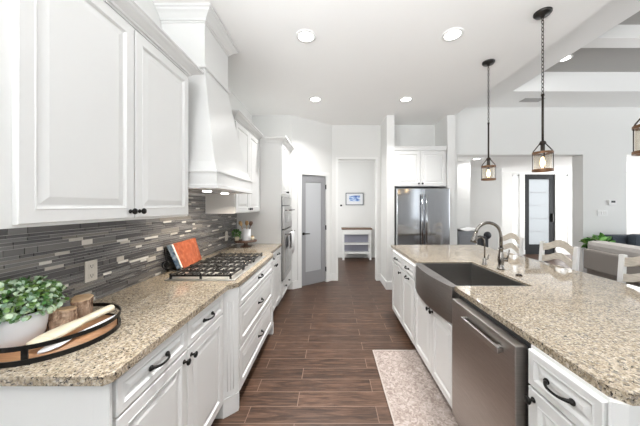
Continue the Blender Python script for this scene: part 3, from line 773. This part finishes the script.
# ------------------------------------------------------------------ pendants
px_, py_ = 1.76, 2.12
pn = thing('pendant_light', 'large bronze lantern pendant on a chain, the middle of three over the island', 'pendant light', (px_, py_, 0), group='lantern pendants over the island')
MB().lathe([(.064, CZ - .001), (.064, CZ - .012), (.054, CZ - .024), (.018, CZ - .028), (.010, CZ - .045), (0, CZ - .046)][::-1], (px_, py_, 0), 'Z', 28).build('canopy', M['bronze_can'], pn)
mb = MB(); zc = CZ - .05; k = 0
while zc > 2.395:
    pts = []
    for i in range(12):
        a = 2 * PI * i / 12; u_, w_ = .0085 * math.cos(a), .019 * math.sin(a)
        pts.append((px_ + (u_ if k % 2 else 0), py_ + (0 if k % 2 else u_), zc + w_))
    mb.tube(pts, .0028, 6, closed=True); zc -= .031; k += 1
mb.build('chain', M['bronze'], pn)
MB().tube([(px_, py_, 2.40), (px_, py_, 2.00)], .0085, 10).lathe([(.014, 2.0), (.014, 2.385), (.009, 2.40), (0, 2.41)][::-1] if False else [(0, 2.395), (.012, 2.395), (.012, 2.41), (0, 2.415)], (px_, py_, 0), 'Z', 12).build('rod', M['bronze'], pn)
mb = MB().lathe([(0, 1.985), (.022, 1.99), (.024, 2.005), (.016, 2.02), (0, 2.022)], (px_, py_, 0), 'Z', 16)
for i in range(4):
    a = PI / 4 + i * PI / 2 + .25; c_, s_ = math.cos(a), math.sin(a)
    mb.tube([(px_ + c_ * .010, py_ + s_ * .010, 2.006), (px_ + c_ * .018, py_ + s_ * .018, 2.000), (px_ + c_ * .060, py_ + s_ * .060, 1.940), (px_ + c_ * .067, py_ + s_ * .067, 1.922)], .0045, 8)
mb.build('arm', M['bronze'], pn)
def band(z0, z1, r, w, n=36):
    return MB().lathe([(r - w, z0), (r, z0), (r + .002, (z0 + z1) / 2), (r, z1), (r - w, z1), (r - w, z0)], (px_, py_, 0), 'Z', n)
def ringband(z0, z1, r, w, n=36):
    mb = MB(); cols = []
    for k in range(n):
        a = 2 * PI * k / n; c_, s_ = math.cos(a), math.sin(a)
        cols.append([mb.bm.verts.new((px_ + c_ * q, py_ + s_ * q, z)) for q, z in ((r - w, z0), (r, z0), (r, z1), (r - w, z1))])
    for k in range(n):
        p, q = cols[k], cols[(k + 1) % n]
        for i in range(4):
            f = mb.bm.faces.new((p[i], p[(i + 1) % 4], q[(i + 1) % 4], q[i])); f.smooth = False
    return mb
ringband(1.912, 1.928, .071, .010).build('upper_ring', M['copper'], pn)
ringband(1.768, 1.786, .072, .012).build('lower_ring', M['copper'], pn)
for i in range(4):
    a = PI / 4 + i * PI / 2 + .25; c_, s_ = math.cos(a) * .068, math.sin(a) * .068
    MB().tube([(px_ + c_, py_ + s_, 1.78), (px_ + c_, py_ + s_, 1.92)], .0028, 6).build('upright', M['bronze'], pn)
mb = MB(); cols = []
for z in (1.79, 1.91):
    cols.append([mb.bm.verts.new((px_ + .060 * math.cos(2 * PI * k / 32), py_ + .060 * math.sin(2 * PI * k / 32), z)) for k in range(32)])
for k in range(32): mb.bm.faces.new((cols[0][k], cols[0][(k + 1) % 32], cols[1][(k + 1) % 32], cols[1][k])).smooth = True
mb.build('glass_shade', M['lampglass'], pn)
MB().tube([(px_, py_, 1.99), (px_, py_, 1.885)], .015, 12).build('socket', M['bronze'], pn)
MB().lathe([(.006, 1.888), (.011, 1.875), (.017, 1.845), (.016, 1.825), (.009, 1.808), (0, 1.802)], (px_, py_, 0), 'Z', 16).build('bulb', M['bulb'], pn)
for y, lab in ((2.85, 'small bronze lantern pendant farthest along the island, in line with the faucet'), (1.40, 'bronze lantern pendant closest to the camera, cut off by the picture edge')):
    dup(pn, (px_, y, 0), lab)

# ------------------------------------------------------------------ counter stools
st = thing('counter_stool', 'white ladder-back counter stool tucked in at the middle of the island', 'stool', (2.08, 2.60, 0), group='ladder-back stools at the island')
Lb = dict(local=True)
for sg in (-1, 1):
    y = sg * .195
    MB().hexa([(.19, y - .019, .62), (.225, y - .019, .62), (.225, y + .019, .62), (.19, y + .019, .62)], [(.225, y - .019, 1.095), (.255, y - .019, 1.095), (.255, y + .019, 1.095), (.225, y + .019, 1.095)], .004).build('back_post', M['stoolw'], st, True)
    MB().hexa([(.23, y - .02, 0), (.265, y - .02, 0), (.265, y + .02, 0), (.23, y + .02, 0)], [(.185, y - .02, .625), (.225, y - .02, .625), (.225, y + .02, .625), (.185, y + .02, .625)], .004).build('leg', M['stoolw'], st, True)
    MB().hexa([(-.22, y - .02, 0), (-.185, y - .02, 0), (-.185, y + .02, 0), (-.22, y + .02, 0)], [(-.205, y - .02, .625), (-.165, y - .02, .625), (-.165, y + .02, .625), (-.205, y + .02, .625)], .004).build('leg', M['stoolw'], st, True)
    B(-.2, .22, y - .012, y + .012, .20, .23).build('stretcher', M['stoolw'], st, True)
B(-.205, -.18, -.19, .19, .30, .33).build('footrest', M['stoolw'], st, True)
B(-.23, .225, -.225, .225, .625, .655, .010).build('seat', M['darkwood'], st, True)
def rail(z0, h_, arch, x):
    mb = MB(); cols = []
    for i in range(17):
        t_ = -1 + i / 8; y = t_ * .178; a_ = arch * (math.cos(t_ * PI) + 1) / 2; xx = x + .022 * (1 - t_ * t_)
        cols.append([mb.bm.verts.new(p) for p in ((xx - .010, y, z0 + a_), (xx + .010, y, z0 + a_), (xx + .014, y, z0 + h_ + a_), (xx - .006, y, z0 + h_ + a_))])
    for p, q in zip(cols, cols[1:]):
        for i in range(4): mb.bm.faces.new((p[i], p[(i + 1) % 4], q[(i + 1) % 4], q[i])).smooth = False
    mb.bm.faces.new(cols[0]); mb.bm.faces.new(cols[-1])
    return mb
rail(1.005, .070, .058, .237).build('crest_rail', M['stoolr'], st, True)
rail(.885, .062, .055, .226).build('back_rail', M['stoolr'], st, True)
rail(.77, .055, .05, .214).build('back_rail', M['stoolr'], st, True)
dup(st, (2.08, 3.29, 0), 'white ladder-back counter stool seen just behind the tall faucet')
dup(st, (2.08, 1.83, 0), 'white ladder-back counter stool cut by the picture edge in front of the grey sofa')

# ------------------------------------------------------------------ runner rug
rg = thing('runner_rug', 'faded pink-beige runner rug on the dark floor beside the island', 'rug', (.65, 1.9, 0))
B(.432, .875, 1.30, 2.595, .001, .010, .003).build('pile', M['rug'], rg)
mb = B(.424, .434, 1.29, 2.605, .001, .011); mb.box(.873, .883, 1.29, 2.605, .001, .011); mb.box(.434, .873, 2.595, 2.605, .001, .011); mb.box(.434, .873, 1.29, 1.30, .001, .011)
mb.build('binding', M['rug_edge'], rg)

# ------------------------------------------------------------------ round tray with plant, log and spoons
TXc, TYc, TR = -1.155, 1.076, .208
tr = thing('round_tray', 'round wood-bottomed tray with black metal gallery rim on the granite worktop', 'tray', (TXc, TYc, CT))
MB().lathe([(TR - .006, 0), (TR - .004, .010), (0, .010)], (TXc, TYc, CT), 'Z', 56).build('base', M['traywood'], tr)
px_s, py_s = px_, py_; px_, py_ = TXc, TYc
ringband(CT, CT + .019, TR, .004, 64).build('lower_band', M['black'], tr)
ringband(CT + .052, CT + .068, TR, .004, 64).build('upper_band', M['black'], tr)
for i in range(4):
    a = i * PI / 2 - 1.14; c_, s_ = math.cos(a), math.sin(a)
    mb = MB(); mb.T = Matrix.Translation((TXc + c_ * (TR - .003), TYc + s_ * (TR - .003), CT)) @ Matrix.Rotation(a, 4, 'Z')
    mb.box(-.002, .002, -.009, .009, .015, .056); mb.build('strut', M['black'], tr)
px_, py_ = px_s, py_s
def leaf(mb, c, d, n_, L, w, mi, fold=.25):
    """rounded leaf of 8 faces, base c pointing d, normal n_"""
    d = d.normalized(); n_ = (n_ - d * n_.dot(d)).normalized(); s_ = d.cross(n_)
    prof = ((0, .12), (.25, .75), (.55, 1), (.82, .7), (1, .05)); l, m_, r = [], [], []
    for t_, ww in prof:
        p = c + d * (L * t_) - n_ * (.25 * L * t_ * t_)
        m_.append(mb.bm.verts.new(p)); l.append(mb.bm.verts.new(p + s_ * w * ww + n_ * fold * w * ww)); r.append(mb.bm.verts.new(p - s_ * w * ww + n_ * fold * w * ww))
    for i in range(4):
        for q in ((l[i], l[i + 1], m_[i + 1], m_[i]), (m_[i], m_[i + 1], r[i + 1], r[i])):
            f = mb.bm.faces.new(q); f.material_index = mi; f.smooth = True
def bush(mb, c, rad, n, L, w, mats, zs=1, up=.4, rnd=random):
    for _ in range(n):
        a, b = rnd.uniform(0, 2 * PI), math.acos(rnd.uniform(-.45, 1)); k = rnd.uniform(.55, 1)
        d = Vector((math.sin(b) * math.cos(a), math.sin(b) * math.sin(a), math.cos(b)))
        p = Vector(c) + Vector((d.x * rad[0], d.y * rad[1], d.z * rad[2])) * k
        dd = d + Vector((rnd.gauss(0, .5), rnd.gauss(0, .5), rnd.gauss(0, .4))); nn = d + Vector((rnd.gauss(0, .3), rnd.gauss(0, .3), up))
        q = rnd.uniform(.7, 1.25); leaf(mb, p, dd, nn, L * q, w * q, rnd.choices(range(len(mats)), mats)[0])
PB = CT + .010
pp = thing('potted_plant', 'bushy pale green plant in a white ceramic pot on the round tray', 'plant', (-1.255, 1.025, PB))
MB().lathe([(.060, 0), (.068, .004), (.077, .04), (.083, .09), (.084, .122), (.079, .122), (.079, .10), (0, .10)], (-1.255, 1.025, PB), 'Z', 36).build('pot', M['white_cer'], pp)
MB().lathe([(.0, .101), (.077, .104), (0, .112)], (-1.255, 1.025, PB), 'Z', 24).build('soil', M['soil'], pp)
mb = MB(); bush(mb, (-1.25, 1.025, PB + .155), (.11, .14, .095), 1150, .0175, .009, (6, 3, 2)); 
mb.build('foliage', [M['leaf_pale'], M['leaf_mid'], M['leaf_dark']], pp)
mb = MB()
for _ in range(22):
    a = random.uniform(0, 2 * PI); r = random.uniform(.02, .10)
    mb.tube([(-1.255 + .02 * math.cos(a), 1.025 + .02 * math.sin(a), PB + .10), (-1.255 + r * .6 * math.cos(a), 1.025 + r * .6 * math.sin(a), PB + .16), (-1.255 + r * math.cos(a), 1.025 + r * 1.2 * math.sin(a), PB + .20)], .0018, 5)
mb.build('stem', M['stem'], pp)
# rough log pieces
def log_piece(cx, cy, R0, H_, seed, tilt, label):
    lg = thing('log_block', label, 'log', (cx, cy, PB), group='log pieces on the round tray')
    mb = MB(); N_ = 30; Hn = 14; cols = []; rl = random.Random(seed)
    ph = [rl.uniform(0, 6) for _ in range(5)]
    for j in range(Hn + 1):
        z = H_ * j / Hn; ring = []
        for k in range(N_):
            a = 2 * PI * k / N_
            sq = 1 / max(abs(math.cos(a)), abs(math.sin(a)))
            r = R0 * (1 + .5 * (sq - 1)) * (1 + .06 * math.sin(3 * a + ph[0] + z * 30) + .05 * math.sin(7 * a + ph[1] - z * 50) + rl.gauss(0, .035))
            ring.append(mb.bm.verts.new((cx + r * math.cos(a + .6), cy + r * math.sin(a + .6), PB + z * (1 + tilt * math.cos(a + ph[2])))))
        cols.append(ring)
    for p, q in zip(cols, cols[1:]):
        for k in range(N_): mb.bm.faces.new((p[k], p[(k + 1) % N_], q[(k + 1) % N_], q[k])).smooth = False
    mb.bm.faces.new(cols[0])
    for v in cols[0]: v.co.z = PB
    topring = [v.co.copy() for v in cols[-1]]
    mb.build('bark', M['bark'], lg)
    mb = MB(); vs = [mb.bm.verts.new(c) for c in topring]
    up_ = [mb.bm.verts.new(c + Vector((0, 0, .005)) + (Vector((cx, cy, c.z)) - c) * .06) for c in topring]
    for k in range(N_): mb.bm.faces.new((vs[k], vs[(k + 1) % N_], up_[(k + 1) % N_], up_[k]))
    mb.bm.faces.new(up_); mb.build('cut_face', M['cutwood'], lg)
log_piece(-1.182, 1.128, .044, .088, 3, .08, 'shorter rough log piece in front, touching the white pot on the round tray')
log_piece(-1.190, 1.218, .037, .104, 5, .06, 'taller rough log piece standing behind the shorter one on the round tray')
# spoons
def spoon(mb, p0, p1, head, hw, handle_w, th, lift=0):
    p0, p1 = Vector(p0), Vector(p1); d = (p1 - p0); L = d.length; d.normalize(); s_ = Vector((-d.y, d.x, 0)).normalized(); up = s_.cross(d) * -1
    if up.z < 0: up = -up
    rows = []
    for i in range(25):
        t_ = i / 24; x = t_ * L
        if x < head:
            q = x / head; w = hw * math.sqrt(max(1e-3, 1 - (2 * q - 1) ** 2)) if q < .5 else hw * (1 - (q - .5) * 2) ** .8 * (1 - 0) + handle_w * min(1, (q - .5) * 2); w = max(w, handle_w * (.5 if q < .05 else .9))
        else: w = handle_w * (1 + .25 * (t_ - .3))
        c = p0 + d * x
        if i == 24: w *= .6
        rows.append([c - s_ * w + up * th * .5, c - s_ * w * .6 + up * th, c + s_ * w * .6 + up * th, c + s_ * w + up * th * .5, c + s_ * w * .6, c - s_ * w * .6])
    vs = [[mb.bm.verts.new(p) for p in r] for r in rows]
    for a, b in zip(vs, vs[1:]):
        for k in range(6): mb.bm.faces.new((a[k], a[(k + 1) % 6], b[(k + 1) % 6], b[k])).smooth = True
    mb.bm.faces.new(vs[0]); mb.bm.faces.new(vs[-1][::-1]); return mb
one(spoon(MB(), (-1.105, .930, PB + .022), (-1.030, 1.205, PB + .058), .17, .046, .021, .022), 'wooden_spoon', M['cream'], 'pale wooden spoon resting on the tray rim in front of the log', 'spoon')
one(spoon(MB(), (-1.075, .935, PB + .001), (-.998, 1.19, PB + .032), .11, .030, .008, .008), 'ceramic_spoon', M['white_cer'], 'white spoon lying under the pale wooden spoon on the tray', 'spoon')

# ------------------------------------------------------------------ cookbook on its stand
BL, BR, TLc, TRc = Vector((-1.275, 2.195, CT + .012)), Vector((-1.315, 2.60, CT + .012)), Vector((-1.335, 2.14, 1.160)), Vector((-1.355, 2.545, 1.163))
nrm = (BR - BL).cross(TLc - BL).normalized()
if nrm.x < 0: nrm = -nrm
back = -nrm
cb = thing('cookbook', 'thick orange-covered book with blue spine leaning against the tiles behind the cooktop', 'book', (-1.33, 2.37, CT))
def slab(d0, d1, ins=0):
    q = [BL, BR, TRc, TLc]; c = sum(q, Vector()) / 4
    return [p + (c - p).normalized() * ins + back * d0 for p in q], [p + (c - p).normalized() * ins + back * d1 for p in q]
MB().hexa(*slab(0, .004), bev=.001).build('cover', M['orange'], cb)
MB().hexa(*slab(.004, .034, .005)).build('pages', M['paper'], cb)
ed = (TLc - BL).normalized(); ax_ = (BR - BL).normalized()
q = [BL - ax_ * .004, TLc - ax_ * .004, TLc - ax_ * .010, BL - ax_ * .010]
MB().hexa([p + back * .006 for p in q], [p + back * .040 for p in q]).build('spine', M['blue'], cb)
q = [BL - ax_ * .010, TLc - ax_ * .010, TLc + ax_ * .012, BL + ax_ * .012]
MB().hexa([p + nrm * .0015 for p in q], [p + back * .003 for p in q]).build('hinge_strip', M['paper'], cb)
bs = thing('book_stand', 'black scrolled iron stand holding the orange book', 'book stand', (-1.33, 2.2, CT))
mb = MB().tube([(-1.25, 2.16, CT + .006), (-1.385, 2.16, CT + .006), (-1.388, 2.55, CT + .006), (-1.25, 2.55, CT + .006)], .0055, 8)
mb.tube([(-1.252, 2.155, CT + .003), (-1.252, 2.155, CT + .035)], .006, 8); mb.tube([(-1.252, 2.55, CT + .003), (-1.252, 2.55, CT + .03)], .006, 8)
mb.build('base_frame', M['black'], bs)
mb = MB(); pts = []
for i in range(28):
    a = i / 27 * 3.4 * PI; r = .010 + .022 * i / 27
    pts.append((-1.345 + r * math.cos(a), 2.09 - .0006 * i, CT + .075 + r * math.sin(a)))
mb.tube(pts, .0055, 8); mb.tube([(-1.38, 2.16, CT + .006), (-1.375, 2.11, CT + .03), (-1.345, 2.085, CT + .04)], .0055, 8); mb.tube([(-1.345, 2.085, CT + .107), (-1.38, 2.12, CT + .15), (-1.383, 2.13, CT + .21)], [.0055, .007, .010], 8)
mb.lathe([(0, -.014), (.012, -.008), (.014, 0), (.012, .008), (0, .014)], (-1.345, 2.09, CT + .075), 'Y', 12)
mb.lathe([(0, -.016), (.014, -.008), (.016, 0), (.014, .008), (0, .016)], (-1.27, 2.135, CT + .020), 'Z', 12)
mb.tube([(-1.345, 2.085, CT + .04), (-1.30, 2.11, CT + .018), (-1.252, 2.155, CT + .008)], .006, 8)
mb.build('scroll', M['black'], bs)

# ------------------------------------------------------------------ corner stand with crock, plant and cup
sx, sy = -1.17, 3.50
cs = thing('cake_stand', 'round dark wood pedestal stand in the worktop corner by the oven tower', 'stand', (sx, sy, CT))
MB().lathe([(.0, 0), (.075, 0), (.075, .008), (.03, .018), (.025, .055), (.05, .068), (0, .068)], (sx, sy, CT), 'Z', 28).build('pedestal', M['darkwood'], cs)
MB().lathe([(0, .066), (.145, .066), (.15, .075), (.147, .086), (0, .086)], (sx, sy, CT), 'Z', 36).build('top', M['darkwood'], cs)
sz = CT + .0865
cr = one(MB().lathe([(.0, 0), (.055, 0), (.056, .004), (.056, .155), (.050, .155), (.050, .02), (0, .02)], (sx + .01, sy, sz), 'Z', 28), 'utensil_crock', M['white_cer'], 'white cylindrical crock holding wooden utensils on the pedestal stand', 'crock')
for i, (dx, dy, tx_, ty_, lab, m_) in enumerate(((-.02, -.015, -.06, -.03, 'wooden spoon leaning toward the plant in the white crock', 'spoonwood'), (.0, .02, -.005, .03, 'upright wooden spoon in the middle of the white crock', 'spoonwood'), (.02, -.01, .06, -.02, 'dark-handled spatula leaning toward the oven tower in the white crock', 'darkwood'))):
    b0 = Vector((sx + .01 + dx * .5, sy + dy * .5, sz + .022)); b1 = Vector((sx + .01 + tx_, sy + ty_, sz + .20)); d = (b1 - b0).normalized()
    mb = MB().tube([b0, b1], [.005, .006], 8)
    mb.lathe([(0, 0), (.018, .012), (.026, .04), (.020, .065), (0, .075)], b1 - d * .006, d, 14)
    one(mb, 'wooden_utensil', M[m_], lab, 'utensil', 'utensils in the white crock')
sp = thing('potted_plant', 'little dark green plant in a small pot on the pedestal stand', 'plant', (sx - .10, sy - .06, sz))
MB().lathe([(.022, 0), (.032, .05), (.028, .05), (.026, .04), (0, .04)], (sx - .10, sy - .06, sz), 'Z', 20).build('pot', M['cream'], sp)
mb = MB(); bush(mb, (sx - .10, sy - .06, sz + .085), (.052, .055, .055), 80, .034, .011, (1, 3)); mb.build('foliage', [M['leaf_mid'], M['leaf_dark']], sp)
cp = thing('small_cup', 'tiny tan cup at the edge of the pedestal stand', 'cup', (sx + .098, sy - .02, sz))
MB().lathe([(.016, 0), (.024, .03), (.025, .05), (.022, .05), (.020, .02), (0, .02)], (sx + .098, sy - .02, sz), 'Z', 20).build('body', M['cream'], cp)
MB().lathe([(0, .035), (.021, .036), (.018, .055), (.01, .064), (0, .066)], (sx + .098, sy - .02, sz), 'Z', 14).build('filling', M['spoonwood'], cp)

# ------------------------------------------------------------------ outlets, switches
def outlet(y, z, label):
    o = thing('wall_outlet', label, 'outlet', (WX + .012, y, z - .06), group='outlets on the backsplash')
    B(WX + .011, WX + .018, y - .038, y + .038, z - .06, z + .06, .003).build('plate', M['plate'], o)
    for dz_ in (-.027, .027):
        s_ = MB().box(WX + .0175, WX + .0195, y - .017, y + .017, z + dz_ - .015, z + dz_ + .015, .002).build('socket', M['plate'], o)
        mb = MB()
        for dy_ in (-.007, .007): mb.box(WX + .0193, WX + .0200, y + dy_ - .0015, y + dy_ + .0015, z + dz_ - .004, z + dz_ + .008)
        mb.box(WX + .0193, WX + .02, y - .003, y + .003, z + dz_ - .011, z + dz_ - .006); mb.build('slot', M['dark'], s_)
outlet(1.472, 1.106, 'beige double outlet on the dark tiles above the round tray')
outlet(3.38, 1.08, 'beige outlet on the tiles beyond the cooktop')
th_ = thing('thermostat', 'white wall thermostat with dark display on the living room wall', 'thermostat', (5.575, 5.07, 1.51))
B(5.50, 5.66, 5.045, 5.069, 1.505, 1.605, .006).build('body', M['platew'], th_); B(5.545, 5.625, 5.042, 5.046, 1.545, 1.585).build('display', M['dark'], th_)
sw = thing('switch_plate', 'four-gang white switch plate below the thermostat', 'switch', (5.39, 5.07, 1.28))
B(5.29, 5.49, 5.058, 5.069, 1.28, 1.40, .003).build('plate', M['platew'], sw)
for k in range(4): B(5.315 + k * .044, 5.335 + k * .044, 5.050, 5.059, 1.31, 1.37, .002).build('toggle', M['platew'], sw)
hs = thing('intercom', 'small white wall control with dark screen beside the hallway picture', 'wall control', (.29, 7.33, 1.42))
B(.25, .33, 7.305, 7.329, 1.415, 1.535, .004).build('body', M['platew'], hs); B(.262, .318, 7.301, 7.306, 1.47, 1.52).build('screen', M['dark'], hs)

# ------------------------------------------------------------------ hallway table and picture
pc = thing('framed_picture', 'small framed blue landscape picture on the hallway end wall', 'picture', (.675, 7.32, 1.50))
mb = MB(); x0, x1, z0, z1 = .42, .93, 1.505, 1.855
mb.box(x0, x1, 7.295, 7.328, z0, z0 + .018); mb.box(x0, x1, 7.295, 7.328, z1 - .018, z1); mb.box(x0, x0 + .018, 7.295, 7.328, z0, z1); mb.box(x1 - .018, x1, 7.295, 7.328, z0, z1)
mb.build('frame', M['pframe'], pc)
B(x0 + .018, x1 - .018, 7.31, 7.326, z0 + .018, z1 - .018).build('mat_board', M['mat_paper'], pc)
B(x0 + .10, x1 - .10, 7.306, 7.31, z0 + .11, z1 - .075).build('print', M['print'], pc)
tb = thing('console_table', 'white console table with brown top and two open shelves at the hallway end', 'table', (.72, 7.1, 0))
tx0, tx1, tyf, tyb = .315, 1.105, 6.97, 7.28
B(tx0 - .02, tx1 + .02, tyf - .02, tyb + .01, .835, .868, .004).build('table_top', M['woodtop'], tb)
for x in (tx0, tx1 - .05):
    for y in (tyf, tyb - .05): B(x, x + .05, y, y + .05, 0, .835).build('leg', M['trim'], tb)
ap = B(tx0, tx1, tyf + .005, tyb - .005, .70, .835).build('apron', M['trim'], tb)
for k in range(3): B(tx0 + .07 + k * .225, tx0 + .27 + k * .225, tyf - .006, tyf + .006, .72, .815, .003).build('drawer_front', M['trim'], ap)
for z in (.17, .42): B(tx0 + .01, tx1 - .01, tyf + .008, tyb - .01, z, z + .03).build('shelf', M['trim'], tb)
B(tx0 + .02, tx1 - .02, tyb - .03, tyb - .02, .20, .70).build('back_panel', M['greyback'], tb)
mb = MB()
for sg in (0, 1):
    xa = tx0 + .05 if sg == 0 else tx1 - .05; dd = .09 if sg == 0 else -.09
    mb.hexa([(xa, tyf + .012, .17), (xa, tyf + .012, .08), (xa + dd, tyf + .012, .17)], [(xa, tyf + .03, .17), (xa, tyf + .03, .08), (xa + dd, tyf + .03, .17)])
mb.build('bracket', M['trim'], tb)

# ------------------------------------------------------------------ living room furniture
so = thing('sofa', 'taupe upholstered sofa seen from behind beside the stools', 'sofa', (4.22, 3.2, 0), (0, 0, math.radians(-9)))
LS = 1.15
def lbox(n_, m_, *a, bev=.02, p=so): return MB().box(*a, bev=bev).build(n_, m_, p, True)
lbox('base', M['taupe'], -.05, .70, -LS, LS, .09, .42)
lbox('back_frame', M['taupe'], -.10, .10, -LS, LS, .42, .76, bev=.03)
for y0 in (-LS, LS - .20): lbox('arm', M['taupe'], .08, .70, y0, y0 + .20, .42, .63, bev=.04)
for y0 in (-.95, .0):
    lbox('back_cushion', M['taupe_l'], -.06, .22, y0 - (.20 if y0 < -.5 else 0), y0 + (.95 if y0 < -.5 else 1.15), .70, .90, bev=.07)
    lbox('seat_cushion', M['taupe'], .12, .72, y0, y0 + .95, .42, .56, bev=.05)
for x in (-.02, .66):
    for y in (-LS + .06, LS - .06): MB().lathe([(.02, 0), (.028, .09)], (x, y, 0), 'Z', 12).build('foot', M['darkwood'], so, True)
n2 = thing('sofa', 'slate blue sofa against the wall behind the taupe sofa', 'sofa', (6.3, 4.55, 0))
def nb(n_, m_, *a, bev=.03): return MB().box(*a, bev=bev).build(n_, m_, n2)
nb('base', M['navy'], 5.25, 7.3, 4.32, 4.98, .08, .43)
nb('back_frame', M['navy'], 5.25, 7.3, 4.74, 4.98, .43, .93, bev=.05)
for x0 in (5.25, 7.08): nb('arm', M['navy'], x0, x0 + .22, 4.32, 4.76, .43, .66, bev=.05)
for x0 in (5.48, 6.28): nb('seat_cushion', M['navy'], x0, x0 + .79, 4.30, 4.74, .43, .56); nb('back_cushion', M['navy'], x0, x0 + .79, 4.58, 4.76, .56, .965, bev=.06)
for x in (5.32, 7.22):
    for y in (4.38, 4.92): MB().lathe([(.02, 0), (.025, .08)], (x, y, 0), 'Z', 12).build('foot', M['darkwood'], n2)
pl = thing('potted_plant', 'bright green leafy plant in a grey planter between the sofas', 'plant', (4.93, 4.75, 0))
MB().lathe([(.13, 0), (.15, .05), (.185, .66), (.165, .66), (.16, .58), (0, .58)], (4.93, 4.75, 0), 'Z', 32).build('planter', M['planter'], pl)
MB().lathe([(0, .581), (.155, .585), (0, .60)], (4.93, 4.75, 0), 'Z', 20).build('soil', M['soil'], pl)
mb = MB(); bush(mb, (4.95, 4.72, .76), (.19, .16, .13), 110, .11, .034, (3, 3, 2), up=.7); mb.build('foliage', [M['leaf_bright'], M['leaf_mid'], M['leaf_dark']], pl)
mb = MB()
for _ in range(16):
    a = random.uniform(0, 2 * PI); r = random.uniform(.05, .16)
    mb.tube([(4.93, 4.75, .58), (4.93 + r * .5 * math.cos(a), 4.74 + r * .5 * math.sin(a), .70), (4.93 + r * math.cos(a), 4.73 + r * math.sin(a), .80)], .005, 6)
mb.build('stem', M['stem'], pl)
# grey woven cabinet with white cloth, dark round-headed stand beyond the island
gc = thing('side_cabinet', 'grey woven side cabinet topped with a white cloth near the refrigerator', 'cabinet', (2.87, 5.6, 0))
B(2.69, 3.07, 5.40, 5.80, .05, .945, .008).build('body', M['greyfab'], gc)
B(2.70, 3.06, 5.41, 5.79, 0, .05).build('plinth', M['dark'], gc)
for y in (5.39,): B(2.71, 3.05, 5.385, 5.40, .10, .86, .004).build('door', M['greyfab'], gc)
g = []
for i in range(9):
    g.append([(2.68 + .40 * j / 10, 5.38 + .40 * i / 8, .962 + (.05 * (abs(j / 5 - 1)) ** 2) + .004 * math.sin(i * 1.7 + j)) for j in range(11)])
cl = one(MB().sheet(g), 'white_cloth', M['whitefab'], 'white folded cloth lying over the grey side cabinet', 'cloth')
sm = cl.modifiers.new('thick', 'SOLIDIFY'); sm.thickness = .012
bk = thing('black_stand', 'black round-headed floor stand rising behind the faucet', 'stand', (2.86, 4.70, 0))
MB().lathe([(.0, 0), (.16, 0), (.16, .015), (.03, .03), (0, .03)], (2.86, 4.70, 0), 'Z', 24).build('base', M['blackpl'], bk)
MB().tube([(2.86, 4.70, .02), (2.86, 4.70, .95)], [.034, .038], 14).build('pole', M['blackpl'], bk)
B(2.74, 2.83, 4.62, 4.80, .62, .93, .03).tube([(2.78, 4.70, .86), (2.86, 4.70, .88)], .03, 10).build('housing', M['blackpl'], bk)
MB().lathe([(0, -.03), (.05, -.026), (.068, -.010), (.070, .004), (.058, .02), (0, .028)], (2.86, 4.66, .945), '-Y', 24).build('head', M['blackpl'], bk)
